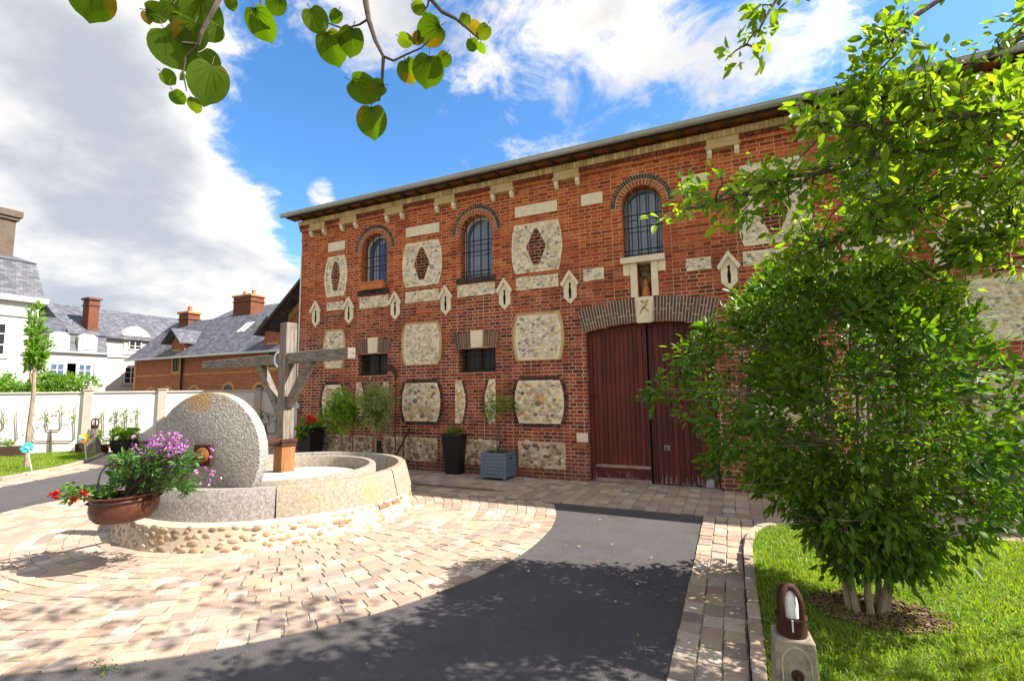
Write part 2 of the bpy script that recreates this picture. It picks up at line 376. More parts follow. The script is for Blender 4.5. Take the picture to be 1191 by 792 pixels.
wood('oak_vertical', (.27, .225, .185), (.085, .068, .06), 2)
wood('oak_along_x', (.25, .21, .175), (.08, .064, .056), 0)
wood('oak_hub', (.36, .15, .04), (.10, .035, .012), 2)
wood('oak_fresh', (.33, .15, .06), (.16, .065, .026), 2)
def door_wood(nt):
    P = nt.pos(); q = nt.vmath('MULTIPLY', P, (26, 10, 1.3)); n = nt.noise(q, 1.4, 6, .65, .4); a = nt.attr()
    c = nt.mix(nt.mrange(n, .3, .75), (.105, .017, .012), (.040, .009, .009)); c = nt.mix(1.0, c, a, 'MULTIPLY')
    big = nt.mrange(nt.noise(nt.vmath('MULTIPLY', P, (1.2, 1, .9)), 1.5, 4), .42, .68)
    c = nt.mix(nt.math('MULTIPLY', big, .55), c, nt.mix(1.0, c, (1.65, 1.6, 1.3), 'MULTIPLY'))
    z = nt.sep(P)[2]
    wear = nt.mrange(nt.math('SUBTRACT', nt.noise(nt.vmath('MULTIPLY', P, (30, 10, 4)), 1.0, 5, .7), nt.math('MULTIPLY', z, .75)), .42, .56)
    c = nt.mix(nt.math('MULTIPLY', wear, .75), c, (.30, .24, .20))
    return pbsdf(nt, c, .62, nt.bump(n, .5, .004), spec=.3)
material('door_wood', door_wood)
solid('worn_board', (.36, .25, .2), .85, 0, 16, .6, .004, .2, .45)
def granite(name, c1, c2, lich, amt, bumpd=.02):
    def fn(nt):
        P = nt.pos(); n = nt.noise(P, 30, 8, .72); s = nt.noise(P, 150, 3, .7)
        c = nt.mix(nt.mrange(n, .34, .68), c2, c1); c = nt.mix(nt.math('MULTIPLY', nt.mrange(s, .5, .66), .55), c, (.09, .075, .065))
        c = nt.mix(nt.math('MULTIPLY', nt.mrange(nt.noise(nt.vmath('ADD', P, (4, 2, 9)), 2.6, 6, .65), .60-amt, .80-amt), .75), c, lich)
        h = nt.math('ADD', nt.math('MULTIPLY', n, .7), nt.math('MULTIPLY', s, .3))
        return pbsdf(nt, c, .92, nt.bump(h, .9, bumpd), spec=.15)
    return material(name, fn)
granite('granite_grey', (.40, .36, .33), (.20, .175, .16), (.34, .26, .16), .0)
granite('granite_ochre', (.40, .33, .25), (.23, .185, .14), (.42, .25, .10), .08)
granite('granite_buff', (.40, .35, .28), (.22, .185, .15), (.34, .26, .14), .06)
def millstone_fn(nt):
    P = nt.pos(); n = nt.noise(P, 34, 8, .72); s = nt.vor(P, 38, 'F1'); z = nt.sep(P)[2]
    c = nt.mix(nt.mrange(n, .34, .68), (.25, .23, .21), (.48, .445, .41)); c = nt.mix(nt.math('MULTIPLY', nt.mrange(s, .3, .62), .35), c, (.15, .13, .12))
    li = nt.mrange(nt.math('ADD', nt.math('MULTIPLY', z, .62), nt.noise(P, 3.5, 6, .65)), 1.38, 1.62)
    c = nt.mix(nt.math('MULTIPLY', li, .75), c, (.36, .20, .055))
    return pbsdf(nt, c, .92, nt.bump(nt.math('ADD', nt.math('MULTIPLY', n, .8), nt.math('MULTIPLY', s, .5)), .9, .022), spec=.15)
material('millstone_granite', millstone_fn)
solid('lime_mortar', (.48, .40, .30), .95, 0, 22, .4, .012, .1, .7)
solid('lime_slab', (.52, .48, .42), .95, 0, 16, .35, .01, .1, .6)
def paver_fn(nt):
    P = nt.pos(); c = nt.attr(); n = nt.noise(P, 38, 5, .6); n2 = nt.noise(P, 3.2, 5, .6); p = nt.sep(P)
    c = nt.mix(nt.math('MULTIPLY', nt.mrange(n, .35, .8), .35), c, nt.mix(1.0, c, (.68, .62, .57), 'MULTIPLY'))
    c = nt.mix(nt.math('MULTIPLY', nt.mrange(n2, .5, .72), .4), c, nt.mix(1.0, c, (.62, .56, .50), 'MULTIPLY'))
    wob = nt.math('MULTIPLY', nt.math('SUBTRACT', nt.noise(P, 2.5, 4), .5), .5)
    c = nt.mix(nt.math('MULTIPLY', nt.mrange(nt.noise(P, 11, 6, .7), .56, .70), .45), c, (.16, .12, .085))
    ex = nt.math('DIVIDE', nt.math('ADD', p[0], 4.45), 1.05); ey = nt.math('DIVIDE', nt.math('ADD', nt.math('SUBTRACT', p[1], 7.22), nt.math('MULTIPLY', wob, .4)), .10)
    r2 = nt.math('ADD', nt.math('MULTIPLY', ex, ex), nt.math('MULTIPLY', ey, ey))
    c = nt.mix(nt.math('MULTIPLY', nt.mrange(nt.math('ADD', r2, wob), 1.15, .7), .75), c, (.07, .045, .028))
    return pbsdf(nt, c, .85, nt.bump(n, .7, .004), spec=.2)
material('paver', paver_fn)
def asphalt(nt):
    P = nt.pos(); f = nt.noise(P, 260, 3, .7); n = nt.noise(P, 1.6, 6, .65); n2 = nt.noise(P, 7, 5, .7)
    c = nt.mix(n, (.056, .051, .053), (.100, .093, .095)); c = nt.mix(nt.math('MULTIPLY', nt.mrange(n2, .5, .75), .5), c, (.042, .040, .042))
    c = nt.mix(nt.math('MULTIPLY', nt.mrange(f, .55, .75), .5), c, (.14, .135, .13))
    ag = nt.vor(P, 110, 'F1'); c = nt.mix(nt.math('MULTIPLY', nt.mrange(ag, .35, .15), .35), c, (.17, .16, .155))
    st2 = nt.mrange(nt.noise(nt.vmath('ADD', P, (3, 5, 0)), .9, 6, .7), .50, .66); c = nt.mix(nt.math('MULTIPLY', st2, .45), c, (.038, .036, .038))
    spot = nt.mrange(nt.vor(P, 2.2, 'F1'), .04, .02); c = nt.mix(nt.math('MULTIPLY', spot, .5), c, (.3, .29, .27))
    return pbsdf(nt, c, .8, nt.bump(nt.math('ADD', f, ag), .8, .008), spec=.3)
material('asphalt', asphalt)
def slate(nt):
    g = nt.node('ShaderNodeNewGeometry'); p = nt.sep(g.outputs['Position']); n = nt.sep(g.outputs['True Normal'])
    st = nt.math('GREATER_THAN', nt.math('ABSOLUTE', n[1]), nt.math('ABSOLUTE', n[0]))
    u = nt.math('ADD', nt.math('MULTIPLY', p[0], st), nt.math('MULTIPLY', p[1], nt.math('SUBTRACT', 1.0, st)))
    c, m = brick_tex(nt, nt.comb(u, p[2]), .26, .11, .006)
    P = g.outputs['Position']
    b = nt.ramp(nt.math('ADD', nt.math('MULTIPLY', nt.sep(c)[0], .6), nt.math('MULTIPLY', nt.noise(P, 2, 5), .5)), [(.1, (.050, .052, .066)), (.5, (.085, .088, .105)), (.95, (.15, .15, .165))])
    b = nt.mix(nt.math('MULTIPLY', nt.mrange(nt.noise(P, 1.7, 7, .72), .58, .68), .5), b, (.33, .29, .22))
    b = nt.mix(m, b, (.03, .03, .04))
    return pbsdf(nt, b, .68, nt.bump(nt.sep(c)[0], .4, .01), spec=.22)
material('slate', slate)
def house_brick(nt, k=1.0):
    uv, p, P = wall_uv(nt); c, m = brick_tex(nt, uv, .24, .075, .008)
    v = nt.math('ADD', nt.math('MULTIPLY', nt.sep(c)[0], .5), nt.math('MULTIPLY', nt.noise(P, 1.2, 6), .6))
    b = nt.ramp(v, [(.1, (.13, .027, .015)), (.5, (.225, .046, .023)), (1, (.29, .08, .04))])
    return pbsdf(nt, nt.mix(1.0, nt.mix(nt.math('MULTIPLY', m, .7), b, (.42, .27, .18)), (k, k*1.15, k*1.2), 'MULTIPLY'), .9, nt.bump(m, -.4, .006), spec=.15)
material('house_brick', house_brick); material('chimney_brick', lambda nt: house_brick(nt, .52))
def leaf_mat(name, trans=(.30, .50, .04), tf=.35, rough=.45, spec=.35):
    def fn(nt):
        c = nt.attr(); a = pbsdf(nt, c, rough, spec=spec); t = nt.node('ShaderNodeBsdfTranslucent')
        nt.l.new(nt.mix(1.0, c, tuple(x*5 for x in trans), 'MULTIPLY'), t.inputs[0])
        mx = nt.node('ShaderNodeMixShader'); mx.inputs[0].default_value = tf; nt.l.new(a, mx.inputs[1]); nt.l.new(t.outputs[0], mx.inputs[2]); return mx.outputs[0]
    return material(name, fn)
leaf_mat('leaf', (.40, .44, .14), .42); leaf_mat('shrub_leaf', (.42, .44, .10), .38, .48); leaf_mat('apple_leaf', (.46, .46, .12), .45)
leaf_mat('petal', (.2, .2, .2), .3, .6)
solid('bark', (.11, .085, .065), .95, 0, 30, .6, .01)
solid('bark_pale', (.30, .24, .17), .95, 0, 26, .6, .008)
def lawn_fn(nt):
    P = nt.pos(); n = nt.noise(P, 40, 6, .7); b = nt.noise(P, 2.2, 4)
    c = nt.mix(n, (.055, .11, .012), (.12, .20, .025)); c = nt.mix(nt.mrange(b, .5, .7), c, (.12, .15, .035))
    return pbsdf(nt, c, .95, nt.bump(n, .8, .02), spec=.1)
material('lawn_soil', lawn_fn)
def earth_fn(nt):
    P = nt.pos(); n = nt.noise(P, .6, 6, .7); return pbsdf(nt, nt.mix(n, (.10, .13, .045), (.20, .18, .11)), .95, spec=.1)
material('earth', earth_fn)

# ------------------------------------------------------------------ ground, paving, lawns
D = 8.5                                            # the barn's front wall stands on y = D
g = MB(); g.add([(-400, -400, -.02), (400, -400, -.02), (400, 400, -.02), (-400, 400, -.02)], [(0, 1, 2, 3)]); struct(g.build('ground', 'earth'))
a = MB(); a.add([(-26, -6, -.006), (6, -6, -.006), (6, 8.6, -.006), (-26, 8.6, -.006)], [(0, 1, 2, 3)]); struct(a.build('asphalt_drive', 'asphalt'))
def paver_col(rng=random):
    base = rng.choice([(.37, .285, .215), (.40, .32, .25), (.36, .265, .20), (.32, .25, .205), (.42, .35, .28), (.33, .24, .18), (.29, .235, .20), (.39, .31, .215), (.35, .25, .19)])
    k = rng.uniform(.82, 1.12); return tuple(min(.6, x*k) for x in base)
def sett(mb, poly, z0, z1, gap=.0062, col=None, ch=.004):
    """one stone from a quad/poly outline (list of (x, y)) with a chamfered top"""
    n = len(poly); cx = sum(p[0] for p in poly)/n; cy = sum(p[1] for p in poly)/n
    def sh(d): 
        o = []
        for p in poly:
            v = Vector((p[0]-cx, p[1]-cy)); L = v.length; v *= max(0.1, (L-d*1.4)/L); o.append((cx+v.x, cy+v.y))
        return o
    j = lambda: random.uniform(-.006, .006)
    A = [(x+j(), y+j()) for x, y in sh(gap)]; B = [(cx+(x-cx)*(1-ch/.08), cy+(y-cy)*(1-ch/.08)) for x, y in A]
    t = [random.uniform(-.004, .004) for _ in range(n)]
    vs = [(x, y, z0) for x, y in A]+[(x, y, z1-ch) for x, y in A]+[(x, y, z1+t[i]) for i, (x, y) in enumerate(B)]
    fs = [(i, (i+1) % n, n+(i+1) % n, n+i) for i in range(n)]+[(n+i, n+(i+1) % n, 2*n+(i+1) % n, 2*n+i) for i in range(n)]+[tuple(range(2*n, 3*n))]
    mb.add(vs, fs, col or paver_col())
IC = Vector((-5.97, 4.95)); IR = 3.95
isl = MB(); rr = 1.55; ring = 0
rows = []
while rr < IR-.02:
    hgt = random.uniform(.125, .15)
    if rr+hgt > IR-.05: hgt = IR-rr
    rows.append((rr, rr+hgt)); rr += hgt
for r0, r1 in rows:
    a_ = random.uniform(0, .3); end = a_+2*PI
    while a_ < end-.01:
        wdt = random.uniform(.15, .24)/r1
        b_ = min(a_+wdt, end)
        if end-b_ < .08/r1: b_ = end
        m_ = (a_+b_)/2; yy = IC.y+r0*math.sin(m_)
        if yy < 6.84:
            pl = [(IC.x+r*math.cos(t), IC.y+r*math.sin(t)) for r, t in ((r0, a_), (r1, a_), (r1, b_), (r0, b_))]
            if all(p[1] < 6.9 for p in pl): sett(isl, pl, -.02, .0085+random.uniform(-.002, .002))
        a_ = b_
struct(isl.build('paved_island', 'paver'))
bed = MB(); bed.add([(IC.x+(IR-.01)*math.cos(t), IC.y+(IR-.01)*math.sin(t), .001) for t in np.linspace(0, 2*PI, 90)[:-1]], [tuple(range(89))])
struct(bed.build('island_bedding', 'joint_sand'))
ap = MB()                                           # apron of setts along the barn wall
x = -16.0
while x < 7.0:
    wdt = random.uniform(.15, .19); y = 6.84+random.uniform(-.01, .0); 
    if x < -9.75: top = 11.0
    else: top = D+.02
    while y < top:
        L = random.uniform(.17, .27); y1 = y+L
        if top-y1 < .1: y1 = top
        sett(ap, [(x, y), (x+wdt, y), (x+wdt, y1), (x, y1)], -.02, .012+random.uniform(-.002, .002), .0045)
        y = y1
    x += wdt
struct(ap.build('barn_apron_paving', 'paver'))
bed = MB(); bed.add([(-16, 6.845, .003), (7, 6.845, .003), (7, D+.1, .003), (-16, D+.1, .003)], [(0, 1, 2, 3)])
bed.add([(-16, D+.1, .003), (-9.7, D+.1, .003), (-9.7, 11, .003), (-16, 11, .003)], [(0, 1, 2, 3)]); struct(bed.build('apron_bedding', 'joint_sand'))
st = MB(); xs = [-.43, -.285, -.145, .0]              # three rows of setts beside the right kerb
for i in range(3):
    y = .3+random.uniform(0, .1)
    while y < 6.83:
        y1 = min(6.84, y+random.uniform(.13, .22)); 
        if 6.84-y1 < .06: y1 = 6.84
        sett(st, [(xs[i]+.0, y), (xs[i+1], y), (xs[i+1], y1), (xs[i], y1)], -.02, .012+random.uniform(-.003, .003), .006); y = y1
for i in range(4):
    y = 5.3
    while y < 6.83:
        y1 = min(6.84, y+random.uniform(.13, .22)); y1 = 6.84 if 6.84-y1 < .06 else y1
        sett(st, [(.0+i*.14, y), (.14+i*.14, y), (.14+i*.14, y1), (i*.14, y1)], -.02, .0085, .006); y = y1
struct(st.build('sett_strip', 'paver'))
bed = MB(); bed.add([(-.425, .3, .002), (.0, .3, .002), (.0, 6.84, .002), (-.425, 6.84, .002)], [(0, 1, 2, 3)]); struct(bed.build('strip_bedding', 'joint_sand'))
def kerb_line(mb, pts, wdt, z, blk=.26):
    pts = [Vector((*p, 0)) for p in pts]; seg = []
    fine = []
    for i in range(len(pts)-1):
        n = max(1, int((pts[i+1]-pts[i]).length/.03))
        fine += [pts[i].lerp(pts[i+1], k/n) for k in range(n)]
    fine.append(pts[-1]); acc = 0; start = 0
    for i in range(1, len(fine)):
        acc += (fine[i]-fine[i-1]).length
        if acc > blk or i == len(fine)-1:
            p, q = fine[start], fine[i]; t = (q-p).normalized(); nrm = Vector((-t.y, t.x, 0))*wdt/2
            sett(mb, [tuple((p-nrm)[:2]), tuple((q-nrm)[:2]), tuple((q+nrm)[:2]), tuple((p+nrm)[:2])], -.05, z+random.uniform(-.004, .004), .006, ch=.008)
            start = i; acc = 0
kr = MB(); KP = [(.05, .3), (.05, 5.4), (.08, 5.9), (.18, 6.3), (.38, 6.52), (.8, 6.62), (2.5, 6.7), (7, 6.75)]
kerb_line(kr, KP, .085, .075); struct(kr.build('lawn_kerb', 'paver'))
lw = MB(); poly = [(p[0]+.03, p[1]-.02) for p in KP]+[(7, .3)]
lw.add([(x, y, .055) for x, y in poly], [tuple(range(len(poly)))]); struct(lw.build('lawn_right', 'lawn_soil'))
LK = [(-11.6, .8), (-12.4, 2.6), (-13.3, 4.58), (-13.85, 5.68), (-14.6, 6.5), (-15.4, 7.13), (-16.1, 7.6)]
kl = MB(); kerb_line(kl, LK, .12, .07, .5); struct(kl.build('lawn_kerb_far', 'paver'))
FA, FB = Vector((-20.9, 3.2, 0)), Vector((-13.5, 12.0, 0))   # the garden wall's two ends
FD = (FB-FA).normalized(); FN = Vector((FD.y, -FD.x, 0))
l2 = MB(); poly = [(x-.05, y) for x, y in LK]+[(-16.9, 7.9), (-20.8, 3.2), (-20, .8)]
l2.add([(x, y, .05) for x, y in poly], [tuple(range(len(poly)))]); struct(l2.build('lawn_far', 'lawn_soil'))
s2 = MB()                                           # strip of setts between drive and far lawn
for i in range(len(LK)-1):
    p, q = Vector(LK[i]), Vector(LK[i+1]); n = max(1, round((q-p).length/.2)); t = (q-p).normalized(); nr = Vector((t.y, -t.x))
    for k in range(n):
        for c in range(4):
            A = p.lerp(q, k/n)+nr*(.08+c*.16); B = p.lerp(q, (k+1)/n)+nr*(.08+c*.16)
            sett(s2, [tuple(A), tuple(A+nr*.16), tuple(B+nr*.16), tuple(B)], -.02, .010, .005)
struct(s2.build('sett_strip_far', 'paver'))
def grass(name, pts, zb, hl, rng, mat='leaf'):
    n = len(pts); P = np.concatenate([pts, np.full((n, 1), zb)], 1); a = rng.random(n)*2*PI
    h = hl*(.5+.8*rng.random(n)); wv = .0025+.0025*rng.random(n); lean = rng.normal(0, .5, (n, 2))*h[:, None]
    s = np.stack([np.cos(a)*wv, np.sin(a)*wv, np.zeros(n)], 1)
    T = P+np.concatenate([lean, h[:, None]], 1); Mid = P+np.concatenate([lean*.3, h[:, None]*.55], 1)
    V = np.stack([P-s, P+s, Mid+s*.8, T, Mid-s*.8], 1).reshape(-1, 3); b = np.arange(n)[:, None]*5
    F = np.concatenate([b+np.array([[0, 1, 2, 4]])], 0); F2 = b+np.array([[4, 2, 3, 3]])
    pn = .5+.25*np.sin(pts[:, :1]*2.3+1.1)*np.sin(pts[:, 1:]*2.9+.4)+.25*np.sin(pts[:, :1]*5.7+2)*np.sin(pts[:, 1:]*6.3); t = np.clip(.6*rng.random((n, 1))+.45*pn-.05, 0, 1); h *= (.65+.7*pn[:, 0]); T = P+np.concatenate([lean, h[:, None]], 1); V = np.stack([P-s, P+s, Mid+s*.8, T, Mid-s*.8], 1).reshape(-1, 3); c = (1-t)*np.array([.075, .155, .012])+t*np.array([.26, .31, .03]); dry = rng.random(n) < .06; c[dry] = (.30, .26, .10)
    F2 = b+np.array([[4, 2, 3]])
    # use triangles throughout
    F = np.concatenate([b+np.array([[0, 1, 2]]), b+np.array([[0, 2, 4]]), F2], 0)
    return stuff(np_mesh(name, V, F, np.concatenate([c, c, c]), mat))
n = 120000; q = np.stack([RNG.uniform(.09, 5.2, n), 1.6+5.1*RNG.random(n)**1.25], 1)
kx = np.interp(q[:, 1], [5.4, 5.9, 6.3, 6.52, 6.6], [.09, .12, .22, .42, .85]); q = q[q[:, 0] > kx-.02]
q = q[(np.hypot((q[:, 0]-.78)/1.0, (q[:, 1]-4.25)/.8) > .42) | (RNG.random(len(q)) < .25)]
grass('grass_blades', q, .055, .036, RNG)
q = []
lkx = np.array(LK)
while len(q) < 30000:
    y = RNG.uniform(2.6, 7.6); xk = np.interp(y, lkx[:, 1], lkx[:, 0]); xf = -20.9+(y-3.2)*FD.x/FD.y if y > 3.3 else -20.5
    if xf < xk: q.append((RNG.uniform(xf, xk-.04), y))
grass('grass_blades_far', np.array(q), .05, .06, RNG)
m = MB(); 
for k in range(1): m.add([(.85+.40*math.cos(t)*(1+.15*math.sin(3*t)), 4.32+.30*math.sin(t)*(1+.2*math.cos(2*t)), .062+0*k) for t in np.linspace(0, 2*PI, 28)[:-1]], [tuple(range(27))])
struct(m.build('mulch_patch', 'mulch'))
cm = MB()
for k in range(420):
    t = random.uniform(0, 2*PI); r = random.random()**.5; c = (.85+.42*r*math.cos(t), 4.32+.32*r*math.sin(t), .068)
    k2 = random.uniform(.5, 1.3); cm.obox(c, (random.uniform(.02, .06), random.uniform(.008, .02), .006), random.uniform(0, PI), (.19*k2, .12*k2, .07*k2))
stuff(cm.build('wood_chips', 'plain_tint'))

gr_ = MB()
for k in range(380):
    a2 = random.uniform(-2.6, .3); rr2 = IR+abs(random.gauss(.0, .35)); p = (IC.x+rr2*math.cos(a2), IC.y+rr2*math.sin(a2)) if k % 2 else (-.44-abs(random.gauss(0, .3)), random.uniform(2, 6.8))
    if random.random() < .25: p = (random.uniform(-4, -.4), random.uniform(2, 6.8))
    if p[1] > 6.8 or p[0] > -.44: continue
    kk = random.uniform(.6, 1.3); sz = random.uniform(.003, .009); gr_.ball((p[0], p[1], -.004), (sz, sz*.8, sz*.6), random.choice([(.22*kk, .19*kk, .16*kk), (.16*kk, .12*kk, .08*kk), (.13*kk, .14*kk, .05*kk)]), 5, 3)
stuff(gr_.build('grit', 'plain_tint'))
fl_ = MB()
for k in range(170):
    x, y = random.uniform(.12, 4.2), random.uniform(1.9, 6.4); z = .085+random.uniform(-.015, .01)
    if k > 110: x, y, z = random.uniform(-3.5, .05), random.uniform(2.0, 6.7), .013
    a2 = random.uniform(0, 2*PI); s2_ = random.uniform(.012, .026); X_ = Vector((math.cos(a2), math.sin(a2), random.uniform(-.3, .3))); Y_ = Vector((-math.sin(a2), math.cos(a2), random.uniform(-.3, .3))); c_2 = Vector((x, y, z+.004))
    fl_.add([c_2-X_*s2_, c_2+Y_*s2_*.5, c_2+X_*s2_, c_2-Y_*s2_*.5+Vector((0, 0, .003))], [(0, 1, 2, 3)], random.choice([(.20, .15, .05), (.26, .20, .07), (.15, .09, .04), (.12, .15, .03), (.45, .42, .35)]))
stuff(fl_.build('fallen_leaves', 'plain_tint', fixn=False))
# ------------------------------------------------------------------ the barn
BX0, BX1, BYB, EZ = -9.7, 8.0, 16.5, 6.025
barn = thing('brick_barn', (0, D, 0), 'long red brick barn with flint panels, arched barred windows and a dark red double door', 'barn')
WINS = [-7.35, -4.68, -1.31, 2.05, 4.72]; WHW = [.37, .37, .345, .37, .37]
WZ0, WSP = 3.97, 4.935
def arch_loop(cx, hw, z0, zs, n=14): return [(cx-hw, z0), (cx+hw, z0)]+[(cx+hw*math.cos(t), zs+hw*math.sin(t)) for t in np.linspace(0, PI, n)]
DCX, DHW, DZS, DRI = -1.325, 1.075, 2.68, .12
DR = (DHW**2+DRI**2)/(2*DRI)
def door_top(x, off=0): return DZS+DRI-DR+math.sqrt((DR+off)**2-(x-DCX)**2)
door_loop = [(DCX-DHW, .0), (DCX+DHW, .0)]+[(x, door_top(x)) for x in np.linspace(DCX+DHW, DCX-DHW, 13)]
LOWS = [(-7.35, .42), (-4.67, .42), (2.05, .42), (4.72, .42)]
loops = [arch_loop(c, h, WZ0, WSP) for c, h in zip(WINS, WHW)]+[[(c-h, 2.02), (c+h, 2.02), (c+h, 2.50), (c-h, 2.50)] for c, h in LOWS]
NICHE = [(-1.42, 3.25), (-1.19, 3.25), (-1.19, 3.88), (-1.42, 3.88)]
loops.append(NICHE)
bm = bmesh.new(); ed = []
def loop_edges(pts):
    vs = [bm.verts.new((x, D, z)) for x, z in pts]; return [bm.edges.new((vs[i], vs[(i+1) % len(vs)])) for i in range(len(vs))]
outer = [(BX0, 0)]+[door_loop[0]]+[door_loop[-1-i] for i in range(13)]+[door_loop[1], (BX1, 0), (BX1, EZ), (BX0, EZ)]
ed += loop_edges(outer)
for lp in loops: ed += loop_edges(lp)
bmesh.ops.triangle_fill(bm, use_beauty=True, use_dissolve=False, edges=ed)
wm = MB(); wm.add([tuple(v.co) for v in bm.verts], [tuple(v.index for v in f.verts) for f in bm.faces]) if not bm.verts.index_update() else 0
bm.free()
def reveal(lp, dep, close=True):
    n = len(lp); wm.add([(x, D, z) for x, z in lp]+[(x, D+dep, z) for x, z in lp], [(i, (i+1) % n, n+(i+1) % n, n+i) for i in range(n if close else n-1)])
for lp in loops: reveal(lp, .26)
reveal(door_loop[1:]+[door_loop[0]], .20, False)
RZ = EZ+1.15
wm.add([(BX0, D, 0), (BX0, BYB, 0), (BX0, BYB, EZ), (BX0, (D+BYB)/2, RZ), (BX0, D, EZ)], [(0, 1, 2, 3, 4)])
wm.add([(BX1, D, 0), (BX1, BYB, 0), (BX1, BYB, EZ), (BX1, (D+BYB)/2, RZ), (BX1, D, EZ)], [(0, 1, 2, 3, 4)])
wm.add([(BX0, BYB, 0), (BX1, BYB, 0), (BX1, BYB, EZ), (BX0, BYB, EZ)], [(0, 1, 2, 3)])
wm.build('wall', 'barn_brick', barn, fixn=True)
# roof, soffit, gutter
GY = D-.25
rf = MB(); my = (D+BYB)/2
for x0, x1 in ((BX0-.32, BX1+.3),):
    sl = (RZ-EZ)/(my-D); zf = EZ+.10-sl*.34+.06
    rf.prism([(GY, zf+.08), (my, RZ+.2), (BYB+.34, zf+.08), (BYB+.34, zf+.02), (my, RZ+.13), (GY, zf+.02)], 'x', x0, x1)
rf.build('roof', 'slate', barn)
so_ = MB(); bo_ = MB(); bo_.box(BX0-.28, BX1+.25, GY+.022, D+.02, 6.011, 6.031); bo_.build('soffit_boards', 'soffit_orange', barn)
for k in range(46):
    x = BX0+.1+k*.39; so_.box(x, x+.07, GY+.01, D+.02, 5.951, 6.009)
so_.box(BX0-.28, BX1+.25, GY, GY+.021, 6.001, 6.076)
so_.build('soffit', 'soffit_wood', barn)
gt = MB(); prof = [(GY-.075+.068*math.cos(t), 6.081+.068*math.sin(t)) for t in np.linspace(PI, 2*PI, 9)]
prof2 = [(GY-.075+.060*math.cos(t), 6.083+.060*math.sin(t)) for t in np.linspace(2*PI, PI, 9)]
gt.prism(prof+prof2, 'x', BX0-.36, BX1+.3)
gt.tube([(BX0-.36, GY-.145, 6.086), (BX1+.3, GY-.145, 6.086)], .011, 6)
k = BX0-.3
while k < BX1: gt.prism([(GY-.075+.074*math.cos(t), 6.081+.074*math.sin(t)) for t in np.linspace(PI, 2*PI, 9)]+[(GY-.075+.066*math.cos(t), 6.081+.066*math.sin(t)) for t in np.linspace(2*PI, PI, 9)], 'x', k, k+.03); k += .62
gt.build('gutter', 'zinc', barn, smooth=True)
cn = MB()                                             # cornice: ochre band over a dentil course
cn.box(BX0-.03, BX1, D-.088, D-.0, 5.815, 5.935); cno = cn.build('cornice', 'ochre_stone', barn)
cn = MB(); x = BX0-.03
while x < BX1-.08: kk = random.uniform(.7, 1.25); cn.box(x, x+.062, D-.10, D-.085, 5.818, 5.932, (.50*kk, .35*kk, .16*kk)); x += .07
stuff(cn.build('rowlock_bricks', 'brick_tint', cno))
dn = MB(); x = BX0-.02
while x < BX1-.1:
    k = random.uniform(.6, 1.1); dn.box(x, x+.105, D-.07, D+.0, 5.752, 5.812, (.20*k, .055*k, .028*k)); x += .118
dn.build('dentil_course', 'brick_tint', barn)
dn = MB(); dn.box(BX0-.02, BX1, D-.045, D, 5.685, 5.75, (.27, .07, .03)); dn.build('string_course', 'barn_brick', barn)
dn = MB(); x = BX0-.02
for cx in [-9.1, -8.1, -6.75, -5.4, -4.04, -2.67, .07, 1.4, 2.75, 4.1, 5.4]:
    c_ = MB(); c_.box(cx-.27, cx+.27, D-.115, D, 5.635, 5.70); c_.box(cx-.25, cx+.25, D-.095, D, 5.70, 5.812)
    co_ = c_.build('corbel', 'buff_stone', barn, bevel=.006)
    for s in (-1, 1):
        b_ = MB(); b_.prism([(D-.10, 5.635), (D, 5.635), (D, 5.50), (D-.05, 5.51), (D-.095, 5.57)], 'x', cx+s*.21-.038, cx+s*.21+.038)
        b_.build('modillion', 'cream_stone', co_, bevel=.004)
# --- flint panels
def bulge(cx, z0, z1, tw, mw, n=7):
    L = []; R = []
    for i in range(n):
        t = i/(n-1); e = 1-abs(2*t-1)**2.2; hw = (tw+(mw-tw)*e)/2; L.append((cx-hw, z0+(z1-z0)*t)); R.append((cx+hw, z0+(z1-z0)*t))
    return R+L[::-1]
def panel(poly, proud, mat, name='stone_panel', par=None, bev=.004):
    m_ = MB(); m_.prism(poly, 'y', D-proud, D+.005); return m_.build(name, mat, par or barn, bevel=bev)
def ring_bricks(poly, wd_, proud, name, par, dark=True):
    m_ = MB(); n = len(poly); cxx = sum(p[0] for p in poly)/n; czz = sum(p[1] for p in poly)/n
    per = []
    for i in range(n):
        p, q = Vector(poly[i]), Vector(poly[(i+1) % n]); L = (q-p).length; k = max(1, round(L/.075)); t = (q-p).normalized(); nr = Vector((t.y, -t.x))
        if nr.dot((p+q)/2-Vector((cxx, czz))) < 0: nr = -nr
        for j in range(k):
            A = p.lerp(q, (j+.08)/k); B = p.lerp(q, (j+.92)/k); kk = random.uniform(.6, 1.2)
            c = (.055*kk, .042*kk, .046*kk) if random.random() < .8 else (.16*kk, .06*kk, .035*kk)
            quad = [A, B, B+nr*wd_, A+nr*wd_]
            m_.prism([tuple(v) for v in quad], 'y', D-proud+random.uniform(-.003, .002), D+.004, c)
    return m_.build(name, 'brick_tint', par)
def inside(poly, x, z):
    c = False; n = len(poly)
    for i in range(n):
        (x1, z1), (x2, z2) = poly[i], poly[(i+1) % n]
        if (z1 > z) != (z2 > z) and x < (x2-x1)*(z-z1)/(z2-z1)+x1: c = not c
    return c
FLINT = [(.66, .56, .42), (.70, .62, .49), (.60, .50, .37), (.52, .46, .38), (.72, .64, .52), (.58, .45, .28), (.60, .55, .47), (.64, .57, .46), (.60, .50, .36), (.30, .28, .28), (.66, .60, .50)]
WARM = [(.56, .44, .28), (.66, .58, .45), (.46, .33, .19), (.58, .38, .17), (.44, .38, .31), (.20, .17, .16), (.62, .52, .36), (.44, .26, .15), (.66, .58, .45), (.60, .50, .34)]
